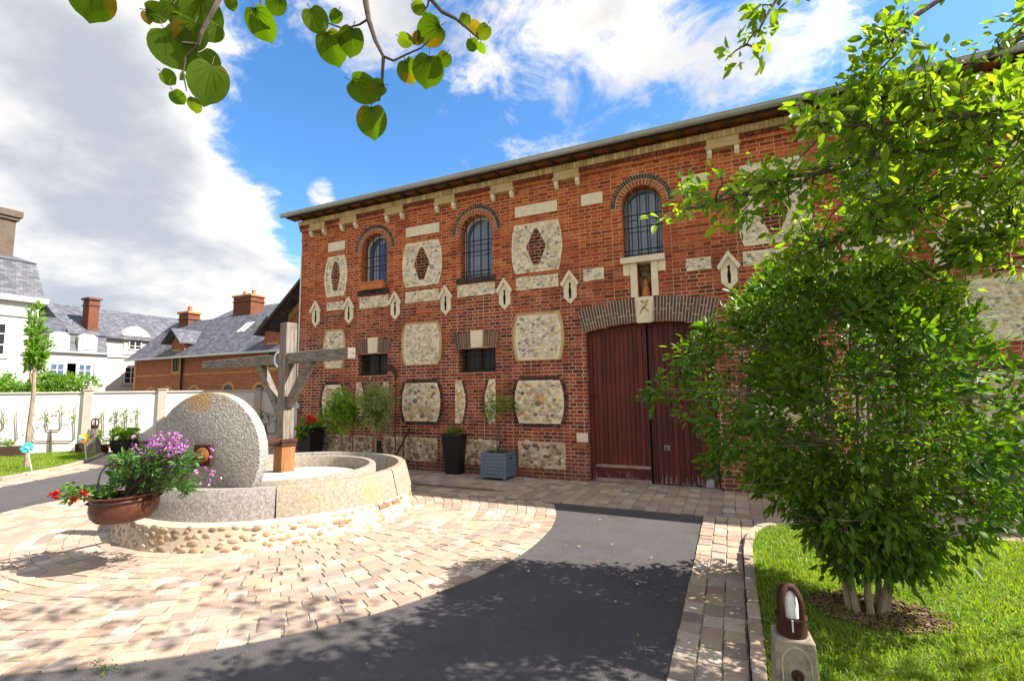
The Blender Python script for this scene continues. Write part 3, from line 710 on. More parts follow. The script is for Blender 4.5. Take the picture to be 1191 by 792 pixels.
def flint_wall(poly, proud, name, par=None, sp=.062, pal=FLINT, hole=None, mort=(.72, .61, .44), shrink=.02, big=.0):
    m_ = MB(); xs2 = [p[0] for p in poly]; zs2 = [p[1] for p in poly]; cx2, cz2 = sum(xs2)/len(poly), sum(zs2)/len(poly); out = []
    for i in range(len(poly)):
        p, q = Vector(poly[i]), Vector(poly[(i+1) % len(poly)]); k = max(1, int((q-p).length/.06)); out += [tuple(p.lerp(q, t/k)+Vector((random.uniform(-1, 1), random.uniform(-1, 1)))*.007) for t in range(k)]
    m_.prism(out, 'y', D-proud, D+.004, mort); z = min(zs2)+sp*.4; row = 0
    while z < max(zs2):
        x = min(xs2)+(sp*.5 if row % 2 else sp*.1)
        while x < max(xs2):
            px2, pz2 = x+random.uniform(-.3, .3)*sp, z+random.uniform(-.28, .28)*sp; e = shrink+sp*.25
            fx, fz = px2+math.copysign(e, px2-cx2), pz2+math.copysign(e, pz2-cz2)
            if inside(poly, fx, pz2) and inside(poly, px2, fz) and random.random() < .93 and not (hole and inside(hole, px2, pz2)):
                k = random.uniform(.75, 1.15); r1 = sp*random.uniform(.46, .70)*(1.5 if random.random() < big else 1); a2 = random.uniform(-.6, .6); c = random.choice(pal)
                m_.ball((px2, D-proud, pz2), (r1, .013, r1*random.uniform(.62, .92)), tuple(min(.8, v*k) for v in c), random.choice((5, 6, 7)), 4, (Vector((math.cos(a2), 0, math.sin(a2))), Vector((0, 1, 0)), Vector((-math.sin(a2), 0, math.cos(a2)))))
            x += sp*random.uniform(.85, 1.2)
        z += sp*.8; row += 1
    return m_.build(name, 'stone_tint', par or barn)
PX = [(-8.52, .52, .72), (-6.03, .86, 1.04), (-3.34, .90, 1.06), (.75, .9, 1.06), (3.42, .86, 1.04), (6.0, .8, 1.0)]
for cx, tw, mw in PX:
    up = flint_wall(bulge(cx, 3.93, 4.92, tw, mw), .010, 'stone_panel', hole=[(cx-.1, 4.05), (cx+.1, 4.05), (cx+.24, 4.43), (cx, 4.84), (cx-.24, 4.43)])
    lz = .28*mw/1.05
    lo_ = MB(); lo_.prism([(cx-.06, 4.07), (cx+.06, 4.07), (cx+lz*.72, 4.43), (cx+.10, 4.66), (cx+.03, 4.79), (cx-.03, 4.79), (cx-.10, 4.66), (cx-lz*.72, 4.43)], 'y', D-.020, D-.008)
    lo_.build('brick_lozenge', 'dark_brick', up)
    md = panel(bulge(cx, 2.205, 3.13, tw, mw), .012, 'buff_stone', 'panel_border'); flint_wall(bulge(cx, 2.225, 3.08, tw-.09, mw-.12), .015, 'stone_panel', md)
    l_ = flint_wall(bulge(cx, 1.02, 1.83, tw-.06, mw-.06), .011, 'stone_panel', None, .085, WARM, big=.22); ring_bricks(bulge(cx, 1.02, 1.83, tw-.06, mw-.06, 5), .075, .012, 'brick_border', l_)
for x0, x1, z0, z1 in [(-8.78, -8.27, 3.60, 3.80), (-7.76, -6.94, 3.57, 3.83), (-6.46, -5.60, 3.58, 3.83), (-5.13, -4.25, 3.59, 3.84), (-3.78, -2.90, 3.60, 3.85), (-2.41, -2.02, 3.64, 3.86),
                       (-.60, -.21, 3.62, 3.83), (.27, 1.15, 3.60, 3.84), (1.62, 2.48, 3.6, 3.85), (2.98, 3.85, 3.6, 3.85)]:
    flint_wall([(x0, z0), (x1, z0), (x1, z1), (x0, z1)], .009, 'stone_strip', shrink=.004)
for x0, x1, z0, z1 in [(-8.78, -8.25, 5.05, 5.27), (-6.46, -5.58, 5.07, 5.29), (-3.78, -2.89, 5.08, 5.30), (-2.41, -2.0, 5.08, 5.30), (-.61, -.20, 5.07, 5.29), (.3, 1.2, 5.07, 5.29), (3.0, 3.85, 5.07, 5.29)]:
    panel([(x0, z0), (x1, z0), (x1, z1), (x0, z1)], .014, 'cream_stone', 'stone_block')
b_ = panel([(-2.62, .70), (-2.41, .70), (-2.41, .86), (-2.62, .86)], .01, 'cream_stone', 'stone_block')
for x0, x1 in [(-8.8, -7.91), (-7.86, -7.33), (-7.0, -6.5), (-6.44, -5.62), (-5.08, -4.2), (-3.78, -2.84), (.2, 1.4), (2.0, 3.2), (3.8, 5.0)]:
    flint_wall([(x0, .20), (x1, .20), (x1, .68), (x0, .69)], .009, 'rubble_panel', None, .078, [(.42, .32, .20), (.30, .22, .14), (.50, .42, .31), (.22, .12, .075), (.38, .27, .15), (.55, .48, .38), (.26, .19, .13)], mort=(.50, .41, .29), shrink=.004, big=.2)
# white curved stones that frame the brick field below each small low window
for cx in (-7.35, -4.72, 2.05, 4.72):
    for s in (-1, 1):
        o_ = [(cx+s*.46, 1.0), (cx+s*.46, 1.86)]; i_ = [(cx+s*(.28-.03*math.cos((t-.5)*PI)*-1 if 0 else .32-.10*math.sin(t*PI)), 1.86-.86*t) for t in np.linspace(0, 1, 9)]
        flint_wall([(cx+s*.46, 1.0), (cx+s*.46, 1.86)]+i_, .010, 'stone_jamb', None, .06, WARM[:4]+FLINT[:4], shrink=.0)
        bk = MB()
        for t in np.linspace(.03, .97, 12):
            xx = cx+s*(.32-.10*math.sin(t*PI)); bk.box(xx-s*.055 if s > 0 else xx+.005, xx-.005 if s > 0 else xx+.055, D-.012, D+.004, 1.86-.86*t-.028, 1.86-.86*t+.028, (.09, .05, .045))
        bk.build('dark_header_bricks', 'brick_tint', barn)
# --- gabled ventilation niches
for cx in [-9.12, -8.07, -6.73, -5.41, -4.03, -2.67, .05, 1.42, 2.81, 4.1]:
    z1 = 3.885; k = MB(); k.prism([(cx-.125, 3.36), (cx, 3.235), (cx+.125, 3.36), (cx+.125, 3.62), (cx, 3.82), (cx-.125, 3.62)], 'y', D-.022, D+.004)
    nb = k.build('vent_niche', 'cream_stone', barn, bevel=.005)
    h_ = MB()
    for s in (-1, 1): h_.prism([(cx, z1), (cx+s*.18, 3.625), (cx+s*.145, 3.565), (cx, 3.785)], 'y', D-.065, D-.018)
    h_.build('niche_hood', 'cream_stone', nb, bevel=.005)
    sl_ = MB(); sl_.prism([(cx-.018, 3.36), (cx-.03, 3.345), (cx+.03, 3.345), (cx+.018, 3.36), (cx+.028, 3.48), (cx+.012, 3.58), (cx+.026, 3.62), (cx, 3.645), (cx-.026, 3.62), (cx-.012, 3.58), (cx-.028, 3.48)], 'y', D-.026, D-.018)
    sl_.build('vent_slit', 'dark_void', nb)
# --- arched windows
def arc_bricks(mb, cx, zs, r0, r1, a0, a1, n, cfn, y0, y1, gap=.10):
    for i in range(n):
        t0 = a0+(a1-a0)*(i+gap/2)/n; t1 = a0+(a1-a0)*(i+1-gap/2)/n
        mb.prism([(cx+r*math.cos(t), zs+r*math.sin(t)) for r, t in ((r0, t0), (r1, t0), (r1, t1), (r0, t1))], 'y', y0, y1+random.uniform(0, .002), cfn(i))
def red(k=None): k = k or random.uniform(.75, 1.2); return (.36*k, .10*k, .035*k)
def darkb(): k = random.uniform(.7, 1.3); return (.050*k, .040*k, .042*k)
for i, (cx, hw) in enumerate(zip(WINS, WHW)):
    wn = MB(); wn.prism(arch_loop(cx, hw-.03, WZ0, WSP), 'y', D+.215, D+.225); wo_ = wn.build('window', 'window_glass', barn)
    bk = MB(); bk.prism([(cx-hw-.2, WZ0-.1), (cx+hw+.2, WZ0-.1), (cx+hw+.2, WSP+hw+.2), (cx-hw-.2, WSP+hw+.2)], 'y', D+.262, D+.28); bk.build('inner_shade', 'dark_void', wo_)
    fr = MB(); o_ = arch_loop(cx, hw-.005, WZ0+.004, WSP); n_ = arch_loop(cx, hw-.05, WZ0+.05, WSP); L = len(o_)
    for y0, y1 in ((D+.18, D+.22),):
        fr.add([(x, y0, z) for x, z in o_]+[(x, y0, z) for x, z in n_]+[(x, y1, z) for x, z in o_]+[(x, y1, z) for x, z in n_],
               [(a, (a+1) % L, L+(a+1) % L, L+a) for a in range(L)]+[(L+a, L+(a+1) % L, 3*L+(a+1) % L, 3*L+a) for a in range(L)])
    fr.build('window_frame', 'white_wood' if i == 1 or i == 0 else 'grey_wood_paint', wo_)
    if i == 0:
        cu = MB(); cu.add([(cx-.05+.3*t, D+.21-.008*math.cos(t*40), z) for z in (WZ0+.06, WSP+.18) for t in np.linspace(0, 1, 30)], [(k, k+1, 31+k, 30+k) for k in range(29)]); cu.build('blue_blind', 'blue_cloth', wo_)
    gr = MB(); nb = 4
    for k in range(nb):
        x = cx-hw+.02+(2*hw-.04)*(k+.5)/nb; zt = WSP+math.sqrt(max(.001, (hw)**2-(x-cx)**2))+.0
        gr.tube([(x, D+.06, WZ0+.01), (x, D+.06, zt)], .0115, 6)
    for z in (WZ0+.07, WZ0+.15, WZ0+.57, WZ0+.80): gr.bar((cx-hw, D+.075, z), (cx+hw, D+.075, z), .010, .02)
    gr.build('window_grille', 'iron', wo_)
    ar = MB(); tt = np.linspace(-.03, PI+.03, 25); ar.prism([(cx+(hw+.004)*math.cos(t), WSP+(hw+.004)*math.sin(t)) for t in tt]+[(cx+(hw+.21)*math.cos(t), WSP+(hw+.21)*math.sin(t)) for t in tt[::-1]], 'y', D-.006, D+.004); ar.build('arch_mortar', 'mortar_cream', barn)
    ar = MB(); arc_bricks(ar, cx, WSP, hw+.003, hw+.108, -.03, PI+.03, 21, lambda k: red(), D-.010, D+.01, .18)
    ar.build('brick_arch', 'brick_tint', barn)
    ar = MB(); arc_bricks(ar, cx, WSP, hw+.120, hw+.205, -.02, PI+.02, 33, lambda k: darkb() if k % 2 == 0 or random.random() < .6 else red(.5), D-.016, D+.01, .24)
    ar.build('dark_hood_arch', 'brick_tint', barn)
    if i == 2: 
        s_ = MB(); s_.box(cx-.40, cx+.37, D-.07, D+.2, WZ0-.105, WZ0+.004); s_.build('window_sill', 'cream_stone', barn, bevel=.008)
        for (x0, x1, z0, z1) in ((-1.545, -1.425, 3.25, 3.86), (-1.185, -1.07, 3.25, 3.86), (-1.67, -1.55, 3.65, 3.86), (-1.065, -.94, 3.68, 3.86)):
            panel([(x0, z0), (x1, z0), (x1, z1), (x0, z1)], .03 if z0 < 3.5 else .018, 'cream_stone', 'niche_post' if z0 < 3.5 else 'stone_block')
        nk = MB(); nk.box(-1.5, -1.1, D+.24, D+.26, 3.2, 3.95); nk.build('niche_back', 'rubble_stone', barn)
        vs = MB(); vs.lathe([(0, 3.25), (.075, 3.25), (.085, 3.30), (.06, 3.42), (.035, 3.47), (.045, 3.50), (.04, 3.56), (0, 3.585)], (-1.30, D+.10, 0), 16)
        tag(vs.build('niche_figure', 'terracotta', None, (-1.30, D+.10, 3.25), smooth=True), 'small red brown clay figure standing in the niche under the middle window', 'figure')
    else:
        s_ = MB(); x = cx-hw-.09
        while x < cx+hw+.06: s_.box(x, x+.052, D-.035, D+.2, WZ0-.10, WZ0+.004, darkb()); x += .061
        s_.build('window_sill', 'brick_tint', barn)
for cx, hw in LOWS:
    wn = MB(); wn.box(cx-hw, cx+hw, D+.2, D+.21, 2.02, 2.5); wo_ = wn.build('low_window', 'dark_glass', barn)
    fr = MB(); fr.box(cx-.03, cx+.03, D+.15, D+.199, 2.03, 2.49); fr.box(cx+.03, cx+hw-.03, D+.16, D+.199, 2.03, 2.08); fr.box(cx-hw+.002, cx-hw+.05, D+.15, D+.199, 2.03, 2.49); fr.build('window_frame', 'soffit_wood', wo_)
    gr = MB()
    for k in range(7): x = cx-hw+.06+k*(2*hw-.12)/6; gr.tube([(x, D+.06, 2.02), (x, D+.06, 2.5)], .008, 6)
    for z in (2.07, 2.40): gr.bar((cx-hw, D+.07, z), (cx+hw, D+.07, z), .008, .018)
    gr.build('window_grille', 'iron', wo_)
    LNS = [MB(), MB()]; n = 17
    for k in range(n):
        t0, t1 = -1+2*(k+.11)/n, -1+2*(k+.89)/n
        if abs(t0+t1)/2 < .26: continue
        LNS[int(t0 > 0)].prism([(cx+t0*(hw+.06), 2.515+.01*(1-t0*t0)), (cx+t1*(hw+.06), 2.515+.01*(1-t1*t1)), (cx+t1*(hw+.11), 2.82+.025*(1-t1*t1)), (cx+t0*(hw+.11), 2.82+.025*(1-t0*t0))], 'y', D-.014, D+.004, random.choice([(.13, .085, .065), (.17, .085, .06), (.10, .07, .06), (.20, .09, .055)]))
    bk_ = MB(); bk_.prism([(cx-hw-.055, 2.512), (cx+hw+.055, 2.512), (cx+hw+.10, 2.82), (cx-hw-.10, 2.82)], 'y', D-.006, D+.003); bk_.build('lintel_mortar', 'mortar_cream', barn)
    for l_2 in LNS: l_2.build('lintel_bricks', 'brick_tint', barn)
    ky = MB(); ky.prism([(cx-.115, 2.52), (cx+.115, 2.52), (cx+.145, 2.87), (cx-.145, 2.87)], 'y', D-.028, D+.004); ky.build('keystone', 'cream_stone', barn, bevel=.005)
    sl_ = MB(); sl_.box(cx-hw-.03, cx+hw+.03, D-.025, D+.19, 1.965, 2.022); sl_.build('window_sill', 'barn_brick', barn)
# --- great door
dv = MB(); dv.box(DCX-DHW-.1, DCX+DHW+.1, D+.205, D+.22, 0, 3.0); dv.build('door_backing', 'dark_void', barn)
for sd in (-1, 1):
    lf = MB(); xa = DCX-DHW+.012 if sd < 0 else DCX+.012; xb = DCX-.012 if sd < 0 else DCX+DHW-.012; n = 12
    fx = .075 if sd < 0 else 0
    for k in range(n):
        x0 = xa+fx+(xb-xa-fx)*k/n+.0035; x1 = xa+fx+(xb-xa-fx)*(k+1)/n-.0035; kk = random.uniform(.6, 1.35)
        zb = (.32 if sd < 0 else .03+random.random()*.015)
        lf.prism([(x0, zb), (x1, zb), (x1, door_top(x1)-(.09 if sd < 0 else .05)), (x0, door_top(x0)-(.09 if sd < 0 else .05))], 'y', D+.125+random.uniform(0, .004), D+.165, (kk, kk, kk))
    lo_ = lf.build('door_leaf', 'door_wood', barn, bevel=.003); 
    fr = MB()
    if sd < 0:
        fr.box(xa, xa+.07, D+.108, D+.16, .03, door_top(xa)-.01, (1.3, 1.3, 1.3)); xs_ = np.linspace(xa+.07, xb, 9)
        fr.prism([(x, door_top(x)-.095) for x in xs_]+[(x, door_top(x)-.012) for x in xs_[::-1]], 'y', D+.110, D+.16, (.9, .9, .9))
        fr.box(xa+.07, xb, D+.112, D+.16, .085, .262, (.75, .75, .8)); fr.build('door_frame', 'door_wood', lo_, bevel=.003)
        wb = MB(); wb.box(xa+.08, xb-.01, D+.10, D+.155, .265, .315); wb.box(xa+.01, xb-.01, D+.115, D+.15, .022, .082); wb.build('weathered_rail', 'worn_board', lo_, bevel=.003)
        hg = MB(); hg.box(xa-.01, xa+.12, D+.10, D+.108, 1.50, 1.54); hg.build('hinge', 'rust', lo_)
    else:
        xs_ = np.linspace(xa, xb, 9); fr.prism([(x, door_top(x)-.055) for x in xs_]+[(x, door_top(x)-.012) for x in xs_[::-1]], 'y', D+.112, D+.16, (.8, .8, .8)); fr.build('door_frame', 'door_wood', lo_, bevel=.003)
        hd = MB(); hd.box(xa+.20, xa+.29, D+.112, D+.124, .60, .68); ho = hd.build('ring_plate', 'worn_board', lo_); rg = MB(); rg.lathe([(.022+.005*math.cos(t), .005*math.sin(t)) for t in np.linspace(0, 2*PI, 7)[:-1]], (xa+.245, D+.106, .635), 14, close=True, axes=(Vector((1, 0, 0)), Vector((0, 0, 1)), Vector((0, 1, 0)))); rg.build('ring_handle', 'iron', ho, smooth=True)
        lk = MB(); lk.box(xa+.02, xa+.10, D+.112, D+.124, .95, 1.12); lk.build('lock_plate', 'rust', lo_)
        pt = MB(); pt.box(xa+.84, xa+.96, D+.118, D+.13, .03, .16); pt.build('tin_patch', 'zinc', lo_)
AVS = [MB(), MB()]; n = 44; kx0, kx1 = -1.475, -1.17
for k in range(n):
    t0, t1 = (k+.14)/n, (k+.86)/n
    def pt_(t, off): x = DCX+(2*t-1)*(DHW+.03+off*.10); return (x, DZS+DRI-DR+math.sqrt((DR+.012+off*.43)**2-(x-DCX)**2))
    xm = DCX+(t0+t1-1)*(DHW+.05)
    if kx0-.02 < xm < kx1+.02: continue
    cut = random.choice([.48, .5, .31, .69]); c0 = tuple(x*random.uniform(1.5, 2.6) for x in (.055, .032, .028))
    for o0, o1 in ((0, cut-.016), (cut+.016, 1)):
        c = random.choice([c0, (.13, .065, .05), (.17, .075, .05), (.10, .065, .055)])
        AVS[int(t0 > .5)].prism([pt_(t0, o0), pt_(t1, o0), pt_(t1, o1), pt_(t0, o1)], 'y', D-.016+random.uniform(0, .004), D+.004, c)
for a_2 in AVS: a_2.build('door_arch', 'brick_tint', barn)
bk = MB(); bk.prism([pt_(t, 0) for t in np.linspace(0, 1, 15)]+[pt_(t, 1) for t in np.linspace(1, 0, 15)], 'y', D-.007, D+.004); bk.build('arch_mortar', 'mortar_cream', barn)
ky = MB(); ky.prism([(-1.45, 2.785), (-1.21, 2.785), (-1.165, 3.245), (-1.475, 3.245)], 'y', D-.045, D+.004); kyo = ky.build('keystone', 'cream_stone', barn, bevel=.008)
cv_ = MB()
for (p, q) in [((-1.40, 2.95), (-1.34, 3.08)), ((-1.34, 3.08), (-1.25, 2.98)), ((-1.36, 3.02), (-1.28, 3.10)), ((-1.35, 3.12), (-1.31, 3.17)), ((-1.27, 3.17), (-1.30, 3.10))]: cv_.tube([(p[0], D-.047, p[1]), (q[0], D-.047, q[1])], .011, 6)
cv_.ball((-1.36, D-.047, 3.165), (.022, .01, .022)); cv_.ball((-1.27, D-.047, 3.165), (.022, .01, .022)); cv_.build('carved_relief', 'ochre_stone', kyo, smooth=True)
th = MB(); th.box(DCX-DHW, DCX+DHW, D-.02, D+.2, .0, .022); th.build('threshold', 'grey_concrete', barn)
bx = MB(); q = on_plane(348, 472, (0, D, 0), (0, 1, 0)); bx.box(q.x-.05, q.x+.06, D-.06, D, q.z-.06, q.z+.06); bx.build('outlet_box', 'zinc', barn, bevel=.006)
dp = MB(); dp.tube([(BX0+.05, D-.03, .05), (BX0+.05, D-.03, 5.4)], .016, 8)
for z in (.8, 2.2, 3.7, 5.1): dp.box(BX0+.03, BX0+.07, D-.05, D+.0, z, z+.02)
dp.build('thin_corner_pipe', 'zinc_pale', barn, smooth=True)  # thin pale downpipe at the left corner of the barn

# ------------------------------------------------------------------ annex and houses behind
def gable_house(root, x0, x1, y0, y1, ez, rz, wall_mat, axis='x', over=.35, roof_mat='slate', ov_g=.3):
    """ridge along axis; returns nothing, adds wall and roof parts"""
    w_ = MB()
    if axis == 'x':
        my = (y0+y1)/2; w_.box(x0, x1, y0, y1, 0, ez)
        for x in (x0, x1): w_.add([(x, y0, ez), (x, y1, ez), (x, my, rz)], [(0, 1, 2)])
        w_.build('wall', wall_mat, root)
        s = (rz-ez)/(my-y0); r = MB()
        r.prism([(y0-over, ez-s*over+.04), (my, rz+.04), (y1+over, ez-s*over+.04), (y1+over, ez-s*over+.16), (my, rz+.18), (y0-over, ez-s*over+.16)], 'x', x0-ov_g, x1+ov_g)
        return r.build('roof', roof_mat, root)
    mx = (x0+x1)/2; w_.box(x0, x1, y0, y1, 0, ez)
    for y in (y0, y1): w_.add([(x0, y, ez), (x1, y, ez), (mx, y, rz)], [(0, 1, 2)])
    w_.build('wall', wall_mat, root)
    s = (rz-ez)/(mx-x0); r = MB()
    r.prism([(x0-over, ez-s*over+.04), (mx, rz+.04), (x1+over, ez-s*over+.04), (x1+over, ez-s*over+.16), (mx, rz+.18), (x0-over, ez-s*over+.16)], 'y', y0-ov_g, y1+ov_g)
    return r.build('roof', roof_mat, root)
def chimney(parent, x0, x1, y0, y1, z0, z1, pots=1, mat='chimney_brick', band='lichen_clay', name='chimney'):
    c = MB(); c.box(x0, x1, y0, y1, z0, z1); c.box(x0-.07, x1+.07, y0-.07, y1+.07, z1-.42, z1-.34); o = c.build(name, mat, parent)
    k = MB(); k.box(x0-.10, x1+.10, y0-.10, y1+.10, z1, z1+.14); k.build('chimney_cap', band, o)
    for i in range(pots):
        xx = x0+(x1-x0)*(i+.5)/pots; p = MB(); p.lathe([(.0, z1+.14), (.17, z1+.14), (.13, z1+.5), (.16, z1+.56), (.1, z1+.56), (0, z1+.5)], (xx, (y0+y1)/2, 0), 12); p.build('chimney_pot', 'lichen_clay', o, smooth=True)
    return o
def wall_window(parent, c, n, wd_, ht, frame='white_paint_metal', glass='dark_glass', nm='window', bars=1, surround=None, sur_w=.12):
    """window on a wall: centre c, outward normal n; glass pane with frame, set proud of the wall"""
    c = Vector(c); n = Vector(n).normalized(); sd = Vector((0, 0, 1)).cross(n); up = Vector((0, 0, 1))
    m_ = MB(); m_.obox(c+n*.01, (wd_, .04, ht), axes=(sd, n, up)); o = m_.build(nm, glass, parent)
    f = MB(); t = .07
    for s in (-1, 1):
        f.obox(c+sd*(s*(wd_/2-t/2))+n*.035, (t, .05, ht), axes=(sd, n, up)); f.obox(c+up*(s*(ht/2-t/2))+n*.034, (wd_-2*t, .05, t), axes=(sd, n, up))
    for k in range(bars): f.obox(c+sd*(wd_*((k+1)/(bars+1)-.5))+n*.034, (.06, .04, ht-2*t), axes=(sd, n, up))
    for k in (-1, 1): f.obox(c+up*(k*ht/6)+n*.033, (wd_-2*t, .03, .035), axes=(sd, n, up))
    f.build('frame', frame, o)
    if surround:
        s_ = MB()
        for s in (-1, 1): s_.obox(c+sd*(s*(wd_/2+sur_w/2))+n*.02, (sur_w, .07, ht+2*sur_w), axes=(sd, n, up)); s_.obox(c+up*(s*(ht/2+sur_w/2))+n*.021, (wd_, .07, sur_w), axes=(sd, n, up))
        s_.build('surround', surround, o)
    return o
AY = 12.6
ax = thing('brick_annex', (-12.2, AY, 0), 'low red brick outbuilding with a steep gabled roof behind the left end of the barn', 'outbuilding')
r = gable_house(ax, -14.9, -7.6, AY, 19, 4.55, 7.6, 'house_brick', 'y', .75, 'slate', .55)
tr = MB(); s = 3.05/3.65
tr.prism([(-14.9, 4.55-.28), (-14.9, 4.55), (-11.25, 7.6), (-11.25, 7.32)], 'y', AY-.035, AY); tr.build('ochre_verge', 'ochre_stone', ax)
vb = MB(); vb.prism([(-15.65, 4.55-s*.75+.02), (-15.65, 4.55-s*.75+.17), (-11.25, 7.79), (-11.25, 7.62)], 'y', AY-.59, AY-.555); vb.build('verge_board', 'soffit_wood', ax)
HY = 19.0
hs_ = thing('brick_house', (-30.5, HY, 0), 'long red brick house with slate roof, gabled dormers and skylight beyond the white garden wall', 'house')
rfh = gable_house(hs_, -37.0, -20.5, HY, 24.0, 4.35, 6.72, 'house_brick', 'x', .45, 'slate', .25)
b_ = MB(); b_.box(-36.99, -20.6, HY-.04, HY, 2.84, 2.97); b_.build('pale_band', 'lichen_clay', hs_)
b_ = MB(); b_.box(-37.02, -20.6, HY-.05, HY, 4.05, 4.22); b_.build('eaves_band', 'ochre_stone', hs_)
b_ = MB(); b_.box(-37.12, -36.85, HY-.03, HY+.2, 0, 4.2); b_.build('corner_quoin', 'ochre_stone', hs_)
b_ = MB(); b_.tube([(-31.75, HY-.1, 0), (-31.75, HY-.1, 4.0)], .06, 8); b_.build('downpipe', 'iron', hs_)
def dormer(x0, x1, zt):
    d_ = MB(); mx = (x0+x1)/2; d_.prism([(x0+.18, 4.0), (x1-.18, 4.0), (x1-.18, zt-.75), (mx, zt-.08), (x0+.18, zt-.75)], 'y', HY-.06, HY+1.7); o = d_.build('dormer', 'house_brick', hs_)
    r_2 = MB(); s2_ = .9
    for s in (-1, 1):
        e = x0-.12 if s < 0 else x1+.12; zz = zt-abs(e-mx)*s2_
        r_2.prism([(mx, zt), (e, zz), (e, zz+.09), (mx, zt+.12)], 'y', HY-.55, HY+2.0)
    r_2.build('dormer_roof', 'slate', o)
    wf = wall_window(o, (mx, HY-.06, 3.75), (0, -1, 0), .62, 1.25, 'soffit_wood', 'dark_glass', surround='ochre_stone', sur_w=.16)
dormer(-33.2, -31.5, 5.75); dormer(-24.5, -22.6, 5.9)
sk = MB(); s = (6.72-4.35)/2.5
for dx in (0, .42): sk.add([(-28.3+dx, HY+1.0, 4.35+s*1.0+.22), (-27.98+dx, HY+1.0, 4.35+s*1.0+.22), (-27.98+dx, HY+1.75, 4.35+s*1.75+.22), (-28.3+dx, HY+1.75, 4.35+s*1.75+.22)], [(0, 1, 2, 3)])
sk.build('skylight', 'white_paint_metal', rfh)
for cx, z in ((-35.0, 1.55), (-33.2, 1.6), (-30.5, 1.62), (-27.3, 1.75), (-24.6, 1.7)):
    m_ = MB(); m_.prism(arch_loop(cx, .45, .6, z, 9), 'y', HY-.012, HY+.02); o = m_.build('arched_window', 'dark_glass', hs_)
    ar = MB(); arc_bricks(ar, cx, z, .452, .64, 0, PI, 11, lambda k: (.46, .25, .10), HY-.045, HY); ar.build('ochre_arch', 'brick_tint', o)
chimney(rfh, -36.1, -35.0, 21.1, 21.9, 6.2, 7.42, 1)
rb = thing('rear_brick_house', (-35, 26, 0), 'brick gable with a big double pot chimney rising behind the long brick house', 'house')
r2 = gable_house(rb, -39.5, -28.0, 24.6, 31.4, 7.0, 9.0, 'house_brick', 'x', .3)
chimney(r2, -36.7, -34.6, 25.6, 26.8, 7.4, 9.45, 2)
g_ = MB(); g_.tube([(-37.3, HY-.52, 3.98), (-20.4, HY-.52, 3.98)], .07, 8); g_.build('gutter', 'zinc', hs_)
# white houses on the left (their street fronts face +x)
mw = thing('white_town_house', (-40, 20, 0), 'white town house with pedimented dormer window and weathered slate roof behind the garden wall', 'house')
w_ = MB(); w_.box(-47, -40, 16.6, 26, 0, 5.75); w_.build('wall', 'white_render', mw)
r = MB(); r.prism([(-39.7, 5.65), (-43.5, 8.0), (-47.3, 5.65), (-47.3, 5.8), (-43.5, 8.2), (-39.7, 5.8)], 'y', 16.4, 26.2); mr = r.build('roof', 'slate', mw)
w_ = MB(); w_.prism([(-40, 5.7), (-47, 5.7), (-43.5, 7.98)], 'y', 16.6, 16.64); w_.build('gable_wall', 'slate', mw)
d_ = MB(); d_.prism([(19.65, 4.6), (21.15, 4.6), (21.15, 6.0), (20.9, 6.35), (20.4, 6.6), (19.9, 6.35), (19.65, 6.0)], 'x', -41.6, -39.92); do = d_.build('dormer', 'white_render', mw)
d_ = MB(); d_.prism([(19.5, 5.95), (21.3, 5.95), (21.3, 6.05), (20.95, 6.42), (20.4, 6.72), (19.85, 6.42), (19.5, 6.05)], 'x', -41.6, -39.82); d_.build('pediment', 'pale_trim', do)
wall_window(do, (-39.9, 20.35, 5.38), (1, 0, 0), .85, .85, 'white_paint_metal', 'dark_glass')
wall_window(mw, (-40, 20.25, 3.1), (1, 0, 0), .9, 1.25, 'white_paint_metal', 'dark_glass', surround='pale_trim'); wall_window(mw, (-40, 23.6, 3.1), (1, 0, 0), .9, 1.25, 'white_paint_metal', 'dark_glass', surround='pale_trim')
b_ = MB(); b_.box(-40, -39.9, 16.6, 26, 4.35, 4.5); b_.build('string_course', 'pale_trim', mw)
b_ = MB(); b_.tube([(-39.9, 18.3, 0), (-39.9, 18.3, 5.6)], .07, 8); b_.build('downpipe', 'iron', mw)
chimney(mr, -41.0, -40.2, 17.55, 18.15, 5.6, 8.3, 0, 'chimney_brick', 'chimney_brick')
ml = thing('mansard_house', (-38, 16, 0), 'low cream house with a slate mansard, two round topped dormers and grey shutters', 'house')
w_ = MB(); w_.box(-44, -38, 10.8, 17.8, 0, 4.35); w_.build('wall', 'white_render', ml)
r = MB(); r.prism([(-38.0, 4.48), (-38.35, 5.6), (-43.6, 5.6), (-44, 4.48)], 'y', 10.8, 17.8); r.box(-43.7, -38.25, 10.7, 17.9, 5.6, 5.7); rm = r.build('roof', 'slate', ml)
b_ = MB(); b_.box(-38.0, -37.8, 10.8, 17.9, 4.35, 4.48); b_.build('cornice', 'zinc', ml)
b_ = MB(); b_.box(-43.5, -40, 12.0, 16.3, 5.7, 6.3); b_.prism([(12.0, 6.3), (16.3, 6.3), (15.9, 6.75), (12.4, 6.75)], 'x', -43.5, -40); b_.build('upper_roof', 'slate', ml)
for y in (15.2, 16.65, 12.6):
    d_ = MB(); d_.prism([(y-.5, 4.5), (y+.5, 4.5), (y+.5, 5.45), (y+.25, 5.62), (y-.25, 5.62), (y-.5, 5.45)], 'x', -38.8, -37.92); do = d_.build('dormer', 'white_render', ml)
    wall_window(do, (-37.92, y, 5.0), (1, 0, 0), .6, .75, 'white_paint_metal', 'white_wood')
